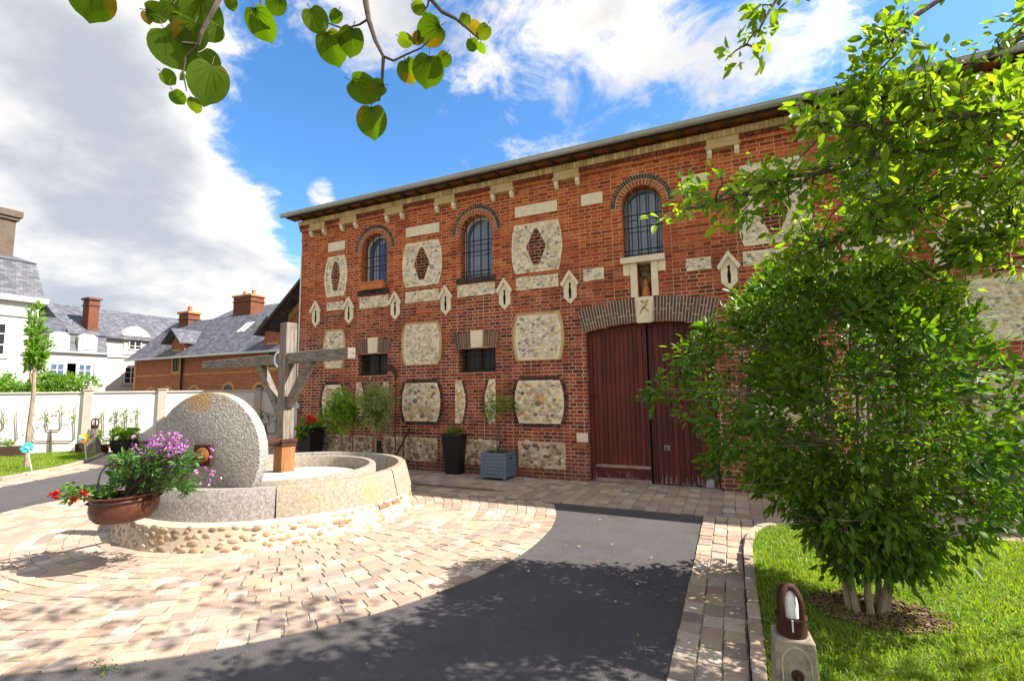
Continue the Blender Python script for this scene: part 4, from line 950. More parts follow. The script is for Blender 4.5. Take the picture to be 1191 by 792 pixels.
for y in (15.2, 16.6, 12.6):
    o = wall_window(ml, (-38, y, 3.05), (1, 0, 0), .75, 1.3, 'white_paint_metal', 'window_glass', surround='pale_trim', sur_w=.08)
    for s in (-1, 1):
        sh = MB(); sh.box(-37.98, -37.93, y+s*.72-.24, y+s*.72+.24, 2.4, 3.7); sh.build('shutter', 'grey_shutter', ml)
lwh = thing('white_mansard_villa', (-30, 8, 0), 'tall white villa with steep slate mansard roof and stout brown chimney at the far left', 'house')
w_ = MB(); w_.box(-40, -30, -2, 11.15, 0, 6.05); w_.build('wall', 'white_render', lwh)
r = MB(); r.add([(-29.9, -2, 6.3), (-29.9, 11.3, 6.3), (-40, 11.3, 6.3), (-40, -2, 6.3), (-30.35, -1.6, 8.03), (-30.35, 11.02, 8.03), (-39.6, 11.02, 8.03), (-39.6, -1.6, 8.03)], [(0, 1, 5, 4), (1, 2, 6, 5), (2, 3, 7, 6), (3, 0, 4, 7), (4, 5, 6, 7)])
r.add([(-30.3, -1.5, 8.03), (-30.3, 11.05, 8.03), (-39.6, 11.05, 8.03), (-39.6, -1.5, 8.03), (-35, 3, 10.3), (-35, 6, 10.3)], [(0, 1, 5, 4), (1, 2, 5), (2, 3, 4, 5), (3, 0, 4)]); lr = r.build('roof', 'slate', lwh)
b_ = MB(); b_.box(-40, -29.75, -2, 11.4, 6.05, 6.3); b_.box(-30, -29.92, -2, 11.2, 5.35, 5.45); b_.build('cornice', 'pale_trim', lwh)
for y in (9.55, 6.6): wall_window(lwh, (-30, y, 4.25), (1, 0, 0), 1.1, 1.5, 'white_paint_metal', 'dark_glass', surround='pale_trim')
c = MB(); c.box(-31.6, -30.7, 8.55, 10.3, 7.8, 10.0); c.box(-31.7, -30.6, 8.45, 10.4, 10.0, 10.15); c.box(-31.78, -30.52, 8.37, 10.48, 10.15, 10.45); solid('chimney_brown', (.12, .088, .066), .9, 0, 20, .5); c.build('chimney', 'chimney_brown', lr)
# ------------------------------------------------------------------ garden wall on the left
gw = thing('garden_wall', tuple(FA.lerp(FB, .5)), 'white rendered garden wall with beige posts beyond the drive', 'garden wall')
L = (FB-FA).length; c = FA.lerp(FB, .5); ang = math.atan2(FD.y, FD.x); m_ = MB()
m_.obox(c+Vector((0, 0, .86)), (L, .10, 1.72), ang); m_.build('panel', 'white_wall', gw)
m_ = MB(); m_.obox(c+Vector((0, 0, 1.745)), (L, .16, .05), ang); m_.build('coping', 'pale_trim', gw, bevel=.008)
for px in (-95, 101, 187, 298):
    q = on_plane(px, 500, FA, FN); q.z = 0; m_ = MB(); m_.obox(q+Vector((0, 0, .90)), (.20, .24, 1.80), ang); m_.obox(q+Vector((0, 0, 1.815)), (.24, .28, .035), ang); m_.build('post', 'wall_post', gw, bevel=.006)
w2 = thing('return_wall', (-13.5, 12.0, 0), 'short white wall joining the garden wall to the brick outbuilding', 'garden wall')
m_ = MB(); m_.box(-13.55, -13.45, 12.0, AY, 0, 1.65); m_.build('panel', 'white_wall', w2); m_ = MB(); m_.box(-13.59, -13.41, 12.0, AY, 1.65, 1.70); m_.build('coping', 'pale_trim', w2)

# ------------------------------------------------------------------ cider mill: trough, millstone, post
TC = Vector((-5.92, 5.07, 0))
tg = thing('stone_trough', (-5.95, 5.02, 0), 'large round granite cider mill trough on a pale base set with flint pebbles', 'trough')
pc = Vector((-5.96, 5.0, 0)); m_ = MB(); m_.lathe([(1.86, 0), (1.835, .08), (1.80, .25), (1.765, .275), (1.3, .275)], pc, 96); m_.build('base', 'lime_mortar', tg, smooth=True)
pb = MB()
for k in range(420):
    a_ = (k//4+random.uniform(-.42, .42)+.5*(k % 2))*2*PI/105; z = (.035, .095, .155, .22)[k % 4]+random.uniform(-.022, .022)
    if random.random() < .03: continue
    r0 = float(np.interp(z, [0, .08, .25], [1.86, 1.835, 1.80])); d = Vector((math.cos(a_), math.sin(a_), 0)); t = Vector((-d.y, d.x, 0))
    s = random.uniform(.022, .050); kk = random.uniform(.8, 1.15); c = random.choice([(.42, .33, .23), (.34, .26, .17), (.50, .42, .31), (.26, .19, .13), (.46, .38, .29), (.40, .26, .16)])
    pb.ball(pc+d*(r0+.002)+Vector((0, 0, z)), (s*random.uniform(.8, 1.4), s*.24, s*random.uniform(.6, 1.0)), tuple(min(.75, x*kk) for x in c), 9, 6, (t, d, Vector((0, 0, 1))))
for k in range(16):
    a_ = random.uniform(0, 2*PI); d = Vector((math.cos(a_), math.sin(a_), 0)); z = random.choice([.07, .14, .20]); ib = MB(); ib.obox(pc+d*1.815+Vector((0, 0, z)), (random.uniform(.12, .22), .04, .045), axes=(Vector((-d.y, d.x, 0)), d, Vector((0, 0, 1))), col=(.36, .16, .10)); ib.build('brick_insert', 'brick_tint', tg, bevel=.008)
stuff(pb.build('flint_pebbles', 'stone_tint', tg, smooth=True))
seam = math.atan2(3.82-TC.y, -4.63-TC.x); RT = .60
cuts = [seam+x for x in (0, .95, 1.9, 2.95, 4.0, 5.1)]+[seam+2*PI]
for i in range(6):
    m_ = MB(); m_.lathe([(1.755, .262), (1.715, .42), (1.672, RT-.02), (1.655, RT), (1.565, RT), (1.55, RT-.02), (1.53, .30)], TC, 26, cuts[i]+.006, cuts[i+1]-.006, close=True)
    m_.build('granite_block', 'granite_ochre' if i in (0, 1) else 'granite_grey', tg, smooth=True)
m_ = MB(); m_.lathe([(1.56, .24), (1.22, .24)], TC, 72); m_.build('channel_floor', 'granite_grey', tg)
m_ = MB(); m_.lathe([(1.245, .24), (1.23, RT-.03), (1.215, RT-.005), (1.14, RT-.005), (1.125, RT-.03), (1.12, .40)], TC, 90, close=False); m_.build('inner_ring', 'granite_buff', tg, smooth=True)
m_ = MB(); m_.lathe([(1.13, .415), (.9, .43), (.55, .49), (.01, .51)], TC, 60); m_.build('centre_slab', 'lime_slab', tg, smooth=True)
AX = math.radians(-76); an = Vector((math.cos(AX), math.sin(AX), 0)); au = Vector((-an.y, an.x, 0)); uz = Vector((0, 0, 1))
MC = Vector((-5.575, 3.63, .955)); MR = .715; MT = .165
ms = thing('millstone', tuple(MC-an*MT/2-Vector((0, 0, MR))), 'upright round grey millstone with lichen standing in the trough', 'millstone')
m_ = MB(); pr = [(0, 0), (MR-.014, 0), (MR-.003, -.005), (MR, -.014), (MR+.002, -MT+.03), (MR-.02, -MT), (0, -MT)]
m_.lathe(pr, MC, 96, axes=(au, uz, an)); 
st_ = m_.build('stone_disc', 'millstone_granite', ms, smooth=True)
m_ = MB(); m_.obox(MC+an*.02, (.23, .04, .24), axes=(au, an, uz)); m_.build('boss_plate', 'rust', ms, bevel=.01)
m_ = MB()
for r_o, d_o in ((.088, .046), (.068, .060), (.046, .074)): m_.lathe([(0, .04), (r_o, .04), (r_o, d_o), (r_o-.012, d_o+.008), (0, d_o+.008)], MC, 24, axes=(au, uz, an))
m_.build('hub_rings', 'oak_hub', ms, smooth=True)
PC = Vector((-6.10, 5.16, 0)); pa = math.radians(-10); px_ = Vector((math.cos(pa), math.sin(pa), 0)); py_ = Vector((-math.sin(pa), math.cos(pa), 0))
AE = Vector((-5.60, 2.78, .985))
m_ = MB(); m_.tube([PC+Vector((.03, -.12, .96)), MC-an*MT], .045, 10); m_.tube([MC+an*.1, AE], [.034, .030], 10); m_.build('axle', 'rust', ms, smooth=True)
m_ = MB(); m_.tube([AE-(AE-MC).normalized()*.10, AE+(AE-MC).normalized()*.03], .05, 12); m_.build('axle_end', 'copper', ms, smooth=True)
pf = thing('mill_post', tuple(PC+Vector((0, 0, .5))), 'weathered oak post with a crossbeam and two braces in the middle of the trough', 'timber post')
m_ = MB(); m_.obox(PC+Vector((0, 0, 1.80)), (.185, .175, 1.82), pa); m_.build('post', 'oak_vertical', pf, bevel=.012)
m_ = MB(); m_.obox(PC+Vector((0, 0, .70)), (.225, .21, .42), pa); m_.build('post_foot', 'oak_fresh', pf, bevel=.012)
m_ = MB(); m_.obox(PC+Vector((0, 0, .955)), (.27, .255, .05), pa); m_.obox(PC+Vector((0, 0, .90)), (.248, .235, .06), pa); m_.build('iron_collar', 'rust', pf, bevel=.006)
qL = on_plane(239, 422, PC-py_*.0, py_); qR = on_plane(409, 415.5, PC, py_); zb = (qL.z+qR.z)/2
m_ = MB(); m_.bar(Vector((qL.x, qL.y, zb)), Vector((qR.x, qR.y, zb)), .13, .155); m_.build('crossbeam', 'oak_along_x', pf, bevel=.012)
for e, d in ((-1, .78), (1, .62)):
    m_ = MB(); a1 = PC+px_*(e*d)+Vector((0, 0, zb-.06)); a2 = PC+px_*(e*.08)+Vector((0, 0, zb-d*1.12))
    m_.bar(a1, a2, .125, .10, up=py_); m_.build('brace', 'oak_along_x', pf, bevel=.01)
m_ = MB(); cc = PC-px_*.11-py_*.075+Vector((0, 0, zb-.005)); m_.lathe([(.125, -.008), (.125, .010), (.088, .010), (.088, -.008)], cc, 24, -PI/2, PI/2+.3, close=True, axes=(px_*-1, uz, py_*-1)); m_.build('steel_strap', 'zinc_pale', pf, smooth=True)

# ------------------------------------------------------------------ plants: shared builders
def clusters(C, n_each, crad, L, wr, ctr, pal, name, mat='leaf', parent=None, rng=RNG, out=.6, droop=.3, up=.6, Ljit=.5):
    """leaves in loose sprays round the cluster centres C"""
    C = np.array(C, float); k = len(C); rep = rng.integers(max(2, int(n_each*.6)), int(n_each*1.4)+1, k); idx = np.repeat(np.arange(k), rep); n = len(idx)
    off = unit(rng.normal(0, 1, (n, 3)))*(crad*rng.random((n, 1))**.6)
    P = C[idx]+off; D = unit(unit(off)*.8+unit(P-np.array(ctr))*out+rng.normal(0, .35, (n, 3)))
    Ls = L*(1-Ljit+2*Ljit*rng.random(n)); pal = np.array(pal); t = rng.random((n, 1)); ct = rng.random((k, 1))[idx]*.5+t*.5
    i0 = np.minimum((ct[:, 0]*(len(pal)-1)).astype(int), len(pal)-2); f = ct*(len(pal)-1)-i0[:, None]
    cols = (pal[i0]*(1-f)+pal[i0+1]*f)*(.85+.3*rng.random((n, 1)))
    return leaves(P, D, Ls, wr, cols, name, mat, parent, droop=droop, up=up, rng=rng)
def crown_points(n, ctr, rad, rng=RNG, shell=.45, lump=.25):
    d = unit(rng.normal(0, 1, (n, 3))); ph = rng.random(3)*6
    lumpv = 1+lump*(np.sin(d[:, 0]*4+ph[0])*np.sin(d[:, 1]*5+ph[1])+np.sin(d[:, 2]*5+ph[2])*.6)
    r = (shell+(1-shell)*rng.random(n)**.7)*lumpv
    return np.array(ctr)+d*r[:, None]*np.array(rad)
def wobble(p, q, k, amp, rng=random):
    p, q = Vector(p), Vector(q); o = []
    for i in range(k+1):
        t = i/k; v = p.lerp(q, t)
        if 0 < i < k: v += Vector((rng.uniform(-1, 1), rng.uniform(-1, 1), rng.uniform(-.6, .6)))*amp*(q-p).length
        o.append(v)
    return o
GREEN = [(.030, .080, .010), (.058, .135, .014), (.105, .205, .018), (.165, .275, .025)]
DARK = [(.024, .062, .008), (.055, .122, .010), (.108, .195, .015), (.20, .28, .022)]
LIME = [(.06, .13, .012), (.12, .22, .02), (.19, .31, .03)]

# ------------------------------------------------------------------ the big shrub on the right lawn
sb = thing('large_shrub', (.74, 4.34, .05), 'large leafy green shrub with several bare stems growing from the right lawn', 'shrub')
rng = np.random.default_rng(11); SB = np.array([.80, 4.34]); zs = [.45, .7, 1.0, 1.4, 1.75, 2.05, 2.32, 2.56]; rsx = [.30, .56, .84, 1.04, 1.06, .92, .70, .40]
pts = []
while len(pts) < 900:
    z = rng.uniform(.34, 2.55); R = np.interp(z, zs, rsx); a_ = rng.uniform(0, 2*PI); r = R*(.25+.75*rng.random()**.55)
    R2 = 1+.22*math.sin(3*a_+z*3)+.10*math.sin(7*a_-z*6)
    p = np.array([SB[0]+r*R2*math.cos(a_)*1.06-.10*(z-1.1), SB[1]+r*R2*math.sin(a_)*.85, z])
    nz = math.sin(p[0]*5.1+1)*math.sin(p[1]*4.7+2)*math.sin(p[2]*5.3)
    if nz < -.32 and rng.random() < .8: continue
    pts.append(p)
pts = np.array(pts)
stems = []; tb = MB()
for k in range(9):
    a_ = k*2*PI/9+random.uniform(-.2, .2); b0 = Vector((SB[0]-.02+.17*math.cos(a_)*random.uniform(.4, 1.0), SB[1]+.10*math.sin(a_), .04)); zt = random.uniform(1.6, 2.3); R = np.interp(zt, zs, rsx)*.6*random.uniform(.5, 1)
    top = Vector((SB[0]+R*math.cos(a_), SB[1]+R*math.sin(a_)*.85, zt)); mid = b0.lerp(top, .45); mid.x += .06*R*math.cos(a_); mid.y += .06*R*math.sin(a_)
    pl = [b0]+[b0.lerp(mid, t).lerp(mid.lerp(top, t), t)+Vector((random.uniform(-.02, .02), random.uniform(-.02, .02), 0)) for t in (.15, .3, .45, .6, .75, .9)]+[top]
    tb.tube(pl, [.027, .0165, .0155, .015, .013, .011, .008, .005], 7); stems.append(pl)
SP = [(i, j) for i in range(len(stems)) for j in range(2, 8)]
for p in pts:
    v = Vector(p); best = min(SP, key=lambda ij: (stems[ij[0]][ij[1]]-v).length + max(0, stems[ij[0]][ij[1]].z-v.z)*1.5)
    s = stems[best[0]][best[1]]; 
    if (v-s).length > .12: tb.tube(wobble(s, v, 3, .06), [.007, .005, .004, .002], 4, cap=False)
tb.build('stems', 'bark_pale', sb, smooth=True)
clusters(pts, 27, .115, .058, .50, (SB[0], SB[1], 1.2), DARK, 'foliage', 'shrub_leaf', parent=sb, rng=rng, out=.7)

# ------------------------------------------------------------------ apple tree whose branches reach in from the right
at_ = thing('apple_tree', (3.3, 3.35, .05), 'spreading fruit tree with dark branches of small leaves reaching in from the upper right', 'tree')
rng = np.random.default_rng(5); FORK = Vector((3.2, 3.35, 2.3)); tb = MB()
tb.tube([(3.3, 3.35, 0), (3.27, 3.33, .8), (3.22, 3.36, 1.6), FORK], [.15, .12, .11, .10], 10)
LIMBS = [([(1330, 110, 2.9), (1191, 143, 2.75), (1100, 165, 2.7), (1033, 180, 2.65), (920, 208, 2.6), (800, 243, 2.5)], .032, .25), ([(1330, 120, 2.6), (1191, 134, 2.4), (1080, 141, 2.35), (967, 148, 2.3)], .022, .2),
         ([(1330, -160, 2.7), (1180, -60, 2.6), (1063, 15, 2.5), (1028, 65, 2.45), (1010, 100, 2.4)], .02, .16), ([(1330, 220, 3.1), (1187, 258, 3.0), (1134, 288, 3.0), (1075, 318, 3.0)], .024, .22),
         ([(1330, 60, 3.0), (1191, 100, 2.9), (1100, 175, 2.9), (1020, 262, 2.85)], .022, .22), ([(1330, -200, 2.6), (1050, -90, 2.4), (930, -30, 2.3), (890, 18, 2.25), (868, 52, 2.2)], .016, .07),
         ([(1330, 10, 2.5), (1191, 40, 2.4), (1120, 85, 2.4), (1060, 110, 2.4), (990, 125, 2.4)], .018, .15), ([(1330, 200, 3.3), (1191, 210, 3.2), (1090, 230, 3.15), (1000, 270, 3.1), (930, 300, 3.1)], .02, .26)]
cents = []
for pl, r0, sp in LIMBS:
    W_ = [FORK]+[at_depth(*p) for p in pl]; fine = []
    for i in range(len(W_)-1):
        n_ = 3 if i == 0 else 4
        fine += [W_[i].lerp(W_[i+1], k/n_)+Vector((random.uniform(-1, 1), random.uniform(-1, 1), random.uniform(-1, 1)))*.018 for k in range(n_)]
    fine.append(W_[-1]); N = len(fine); tb.tube(fine, [1.25*r0*(1-.86*i/(N-1)) for i in range(N)], 6)
    nside = int((98 if sp in (.25, .26) else 74)*sp/.2)
    for k in range(nside):
        i = random.randint(3, N-1); s = fine[i]; d = Vector((random.gauss(-.5, .7), random.gauss(-.2, .8), random.gauss(-.05, .7))).normalized(); e = s+d*random.uniform(.05, sp*1.5)
        pr_ = project(e)
        if pr_ and (pr_[0] < 765 or (pr_[0] < 1000 and pr_[1] < 95 and sp > .1) or (pr_[0] < 985 and pr_[1] < 60 and pr_[0] > 925)): continue
        if pr_ and pr_[0] < 905 and pr_[1] < 150 and sp > .1: continue
        if pr_ and pr_[1] > 325+(pr_[0] > 1040)*30: continue
        if pr_ and pr_[0] < 870 and (pr_[1] > 292 or pr_[1] < 195) and sp > .1: continue
        if pr_ and pr_[0] > 1040 and pr_[1] < 75 and random.random() < .55: continue
        tb.tube(wobble(s, e, 3, .08), [.006, .0045, .0035, .002], 4, cap=False); cents.append(tuple(e))
        if random.random() < .6: cents.append(tuple(s.lerp(e, .6)))
tops = []
for p in crown_points(250, (1.7, 3.5, 4.9), (2.4, 1.9, 1.1), rng, .2):
    pr_ = project(p)
    if pr_ and -40 < pr_[0] < 1240 and pr_[1] > -55: continue
    if p[2] < 2.6: continue
    tops.append(tuple(p))
for p in crown_points(170, (5.0, 3.7, 4.0), (1.7, 1.8, 1.4), rng, .2):
    pr_ = project(p)
    if pr_ and -40 < pr_[0] < 1240 and pr_[1] > -55: continue
    tops.append(tuple(p))
for k in range(9):
    e = Vector(random.choice(tops)); tb.tube(wobble(FORK, e, 5, .05), [.05, .035, .026, .018, .012, .005], 6)
tb.build('branches', 'bark', at_, smooth=True)
clusters(cents, 10, .075, .056, .52, (3.2, 3.35, 2.3), [(.055, .115, .012), (.105, .185, .016), (.175, .265, .020), (.26, .34, .03)], 'foliage', 'apple_leaf', parent=at_, rng=rng, out=.3, droop=.5)
def shades_shrub(p):
    k = p[2]-2.0; x, y = p[0]-k, p[1]-.27*k
    return -.6 < x < 1.3 and 3.5 < y < 5.1
tops = [p for p in tops if not (shades_shrub(p) and rng.random() < .8) and not (p[0]-p[2] < -1.3 and rng.random() < .55)]  # crown out of view, thinned so sun reaches the shrub and drive
clusters(tops, 16, .22, .085, .52, (2, 3.6, 4.2), GREEN, 'upper_crown', parent=at_, rng=rng)

# ------------------------------------------------------------------ redbud sprigs at the top left
rd = thing('redbud_tree', (-.9, -1.5, 0), 'tree with round heart shaped leaves whose sprigs hang into the top left of the view', 'tree')
tb = MB(); tb.tube([(-.9, -1.5, 0), (-.88, -1.48, 1.2), (-.8, -1.3, 2.2), (-.7, -.6, 2.9), (-.72, .2, 3.0)], [.13, .10, .085, .05, .028], 9)
SPRIG = [[(425, -150, 1.28), (425, 0, 1.26), (429, 24, 1.25), (437, 48, 1.25), (446, 66, 1.25), (444, 100, 1.25), (441, 117, 1.25)], [(446, 66, 1.25), (458, 71, 1.24), (472, 64, 1.24), (490, 56, 1.23), (500, 46, 1.23)],
         [(429, 22, 1.25), (418, 29, 1.26), (400, 34, 1.27), (381, 27, 1.27)], [(262, -140, 1.2), (254, 0, 1.18), (243, 20, 1.17), (234, 38, 1.17), (231, 52, 1.17), (212, 50, 1.16)], [(231, 52, 1.17), (216, 66, 1.17), (213, 85, 1.17), (217, 106, 1.17)],
         [(492, -140, 1.45), (498, -4, 1.43), (514, 14, 1.42), (530, 22, 1.42), (543, 33, 1.42), (557, 46, 1.42)], [(300, -120, 1.22), (301, -10, 1.2), (304, 6, 1.2)], [(110, -100, 1.1), (108, -20, 1.1)], [(500, -4, 1.43), (497, 8, 1.43), (491, 14, 1.43)]]
J = Vector((-.72, .2, 3.0))
for s in SPRIG:
    q = [at_depth(*p) for p in s]
    if s[0][1] < -50: q = [J, J.lerp(q[0], .55)+Vector((0, 0, .12))]+q
    N = len(q); tb.tube(q, [.011-.0085*i/(N-1) if s[0][1] < -50 else .0035-.0018*i/(N-1) for i in range(N)], 6)
RL = [(107, -4, 23, 1.1, 0), (200, 50, 26, 1.16, .5), (222, 38, 18, 1.17, -.4), (243, 92, 25, 1.15, -.2), (238, 72, 17, 1.19, .4), (180, 14, 12, 1.16, 1.3), (197, 9, 11, 1.16, -.8), (171, 19, 7, 1.16, .2), (206, 112, 8.5, 1.16, .5), (227, 121, 9, 1.17, -.3),
      (194, 89, 9, 1.17, 1.0), (234, 16, 24, 1.2, .1), (222, 4, 22, 1.22, .6), (248, 36, 12, 1.2, -.5), (303, 24, 19, 1.2, .2), (322, 4, 12, 1.2, -.6), (366, 21, 15, 1.27, .5), (391, 18, 8.5, 1.27, -.3), (385, 52, 19, 1.27, .25), (409, 45, 16, 1.26, -.25),
      (420, 102, 19, 1.25, 1.0), (440, 102, 11, 1.24, -1.2), (433, 138, 18.5, 1.25, .0), (474, 80, 14, 1.24, .25), (498, 79, 18, 1.23, -.05), (517, 68, 9, 1.23, -.4), (470, 46, 9, 1.24, .9), (487, 44, 8, 1.24, -.9), (503, 36, 16, 1.23, -1.0), (498, 22, 8, 1.23, .1), (486, 8, 9, 1.43, .6),
      (541, 22, 7, 1.42, -.2), (552, 31, 9, 1.42, .6), (563, 36, 9.5, 1.42, -.3), (549, 51, 8, 1.42, .3), (560, 55, 7, 1.42, -.4), (268, 2, 8, 1.2, .4), (205, 22, 9, 1.18, .7), (212, 88, 5, 1.17, .3)]
bV = []; bF = []; bC = []; rng = np.random.default_rng(3)
def heart(a): # angle from tip, cordate outline
    return 1.0+.10*math.cos(a)+(.16 if abs(a) < .01 else 0)-.34*math.exp(-((abs(a)-PI)/.33)**2)
lm = MB()
for (x, y, r, dep, rot) in RL:
    c = at_depth(x, y, dep); rm_ = r/FPX*dep*1.04; n_ = (-raydir(x, y).normalized()+Vector((random.gauss(0, .32), random.gauss(0, .32), random.gauss(0, .25)))*(.6 if r > 17 else 1)).normalized()
    dn_ = (-UP*math.cos(rot)+RIGHT*math.sin(rot)); X = (dn_-n_*dn_.dot(n_)).normalized(); Y = n_.cross(X)*random.uniform(.82, 1.0); K = 22
    vs = [c+X*(-.62*rm_)]; L1 = []; 
    for ring, rr_ in ((0, .55), (1, 1.0)):
        for k in range(K):
            a_ = 2*PI*k/K; a2 = a_ if a_ <= PI else a_-2*PI; rad = heart(a2)*rr_*rm_; px2 = math.cos(a_)*rad-(1-rr_)*.62*rm_; py2 = math.sin(a_)*rad
            bend = .16*abs(py2)**1.0+(-.10*(px2/rm_)**2*rm_)+random.uniform(-.012, .012)*rm_*ring
            vs.append(c+X*px2+Y*py2+n_*bend)
    kk = random.uniform(.85, 1.2); col = (.075*kk, .125*kk, .010*kk) if r > 9.6 or random.random() < .5 else random.choice([(.11, .14, .018), (.16, .10, .025)])
    fs = [(0, 1+k, 1+(k+1) % K) for k in range(K)]+[(1+k, 1+K+k, 1+K+(k+1) % K, 1+(k+1) % K) for k in range(K)]
    lm.v += [tuple(x) for x in vs]; b0 = len(lm.v)-len(vs); lm.f += [tuple(i+b0 for i in f) for f in fs]; bl = random.random() < .3; sect = random.randint(0, K-1)
    lm.c += [tuple(min(1, v*random.uniform(.93, 1.07)) for v in ((col[0]*1.9+.03, col[1]*.95, col[2]) if bl and fi >= K and (fi-K-sect) % K < 4 else col)) for fi in range(len(fs))]; pet = c+X*(-.62*rm_); tb.tube([pet, pet+X*(-.5*rm_)+n_*(-.2*rm_)], .0011, 4, cap=False)
    def on_leaf(px2, py2, o): return c+X*px2+Y*py2+n_*(.16*abs(py2)-.10*(px2/rm_)**2*rm_+o)
    for a_ in (0, .42, -.42, .85, -.85, 1.4, -1.4):
        if r < 10: break
        ln_ = (1.45, 1.25, 1.25, 1.0, 1.0, .8, .8)[(0, .42, -.42, .85, -.85, 1.4, -1.4).index(a_)]*rm_
        lm.tube([on_leaf(-.62*rm_+t*ln_*math.cos(a_), t*ln_*math.sin(a_), .0004) for t in (.02, .3, .6, .9)], [.0011, .0008, .0006, .0003], 3, (.10, .15, .025), cap=False)
tb.build('branches', 'bark', rd, smooth=True)
leaf_mat('redbud_leaf', (.36, .40, .06), .5, .6, .08)
lo_ = lm.build('foliage', 'redbud_leaf', rd, smooth=True, fixn=False)

# ------------------------------------------------------------------ sapling, hedge, espaliers on the left
sp = thing('young_tree', (-14.5, 5.42, .05), 'slim young tree with upright leafy branches standing on the far lawn', 'tree')
tb = MB(); tb.tube([(-14.52, 5.42, 0), (-14.5, 5.4, .8), (-14.49, 5.42, 1.7), (-14.5, 5.4, 2.4)], [.055, .048, .042, .035], 8)
C = []
for k in range(11):
    a_ = random.uniform(0, 2*PI); h = random.uniform(2.6, 3.75); R = random.uniform(.05, .55)*(1 if h < 3.0 else .55); e = Vector((-14.5+R*math.cos(a_), 5.4+R*math.sin(a_), h)); s = Vector((-14.5, 5.4, random.uniform(1.75, 2.35)))
    pl = wobble(s, e, 5, .05); tb.tube(pl, [.02, .016, .012, .009, .006, .003], 5); C += [tuple(pl[1].lerp(pl[2], t)) for t in (.2, .7)]+[tuple(pl[i].lerp(pl[i+1], t)) for i in range(2, 5) for t in (0, .33, .66)]+[tuple(e)]
tb.build('trunk', 'bark_pale', sp, smooth=True); clusters(C, 12, .12, .085, .55, (-14.5, 5.4, 2.6), LIME[:2]+GREEN[2:], 'crown', parent=sp)
hd = thing('garden_hedge', (-23.2, 9.2, 0), 'bright green rounded bushes rising just behind the white garden wall', 'hedge'); hv = Vector((.909*0+.41, .0, 0))
hx = Vector((RIGHT.x, RIGHT.y, 0)).normalized(); C = []
for k in range(300):
    t = random.uniform(-2.4, 1.0); hh = 2.22+.22*math.sin(t*2.4)+.12*math.sin(t*6)-(.25 if t > 1.2 else 0); z = hh*random.random()**.35; p = Vector((-23.2, 9.2, 0))+hx*t+Vector((random.uniform(-.6, .6)*.9, random.uniform(-.6, .6), z)); C.append(tuple(p))
clusters(C, 34, .17, .10, .55, (-23.2, 9.2, 1.0), LIME, 'foliage', parent=hd)
tb = MB()
for t in (-1.8, -.8, .3, 1.2): p = Vector((-23.2, 9.2, 0))+hx*t; tb.tube([p, p+Vector((.05, 0, 1.2)), p+Vector((0, .1, 2.2))], [.05, .04, .02], 6)
tb.build('stems', 'bark', hd)
FQ = FA+FN*.085
def fpt(px, py): return on_plane(px, py, FQ, FN)
def espalier(lab, trunk, arms, ytop, yin, yout, leafk):
    pxm, yb = trunk; b = fpt(pxm, yb); b.z = .05; e = thing('espalier_tree', tuple(b), lab, 'espalier', 'espaliers trained on the garden wall'); t_ = MB(); C = []
    j1 = fpt(pxm, yout); j2 = fpt(pxm, yin); t_.tube([b, b.lerp(j1, .5), j1, j2], [.035, .032, .03, .014], 6)
    for i, ax_ in enumerate(arms):
        yh = yout if i in (0, 3) else yin; jj = j1 if i in (0, 3) else j2; c_ = fpt(ax_, yh); u_0 = fpt(ax_, yh-3); tp = fpt(ax_+random.uniform(-1, 1), ytop+random.uniform(-1, 3))
        pl = [jj, jj.lerp(c_, .85), u_0]+[u_0.lerp(tp, t)+FD*random.uniform(-.03, .03) for t in (.25, .5, .75)]+[tp]
        t_.tube(pl, [.014, .013, .012, .011, .010, .008, .005], 5); C += [tuple(u_0.lerp(tp, t)+FD*random.uniform(-.06, .06)+FN*.04) for t in np.linspace(.15, 1, 9) if random.random() < leafk]
    t_.build('branches', 'bark', e, smooth=True)
    if C: clusters(C, 6, .05, .055, .55, tuple(b), LIME, 'foliage', parent=e)
espalier('bare espalier trained in a double U on the white wall near the young tree', (59, 529), (38, 55, 71, 87), 471, 500, 513, .35)
espalier('leafy green espalier trained in a double U on the white wall above the dark bowl', (142, 521), (120, 136, 147.5, 161), 473, 499, 510, .75)
espalier('faint thin espalier at the far left end of the white wall', (-6, 528), (-24, -12, 4, 20), 474, 500, 514, .2)
espalier('espalier on the shaded end of the wall beside the oak post', (309, 518), (295, 304, 313, 321), 478, 493, 504, .8)

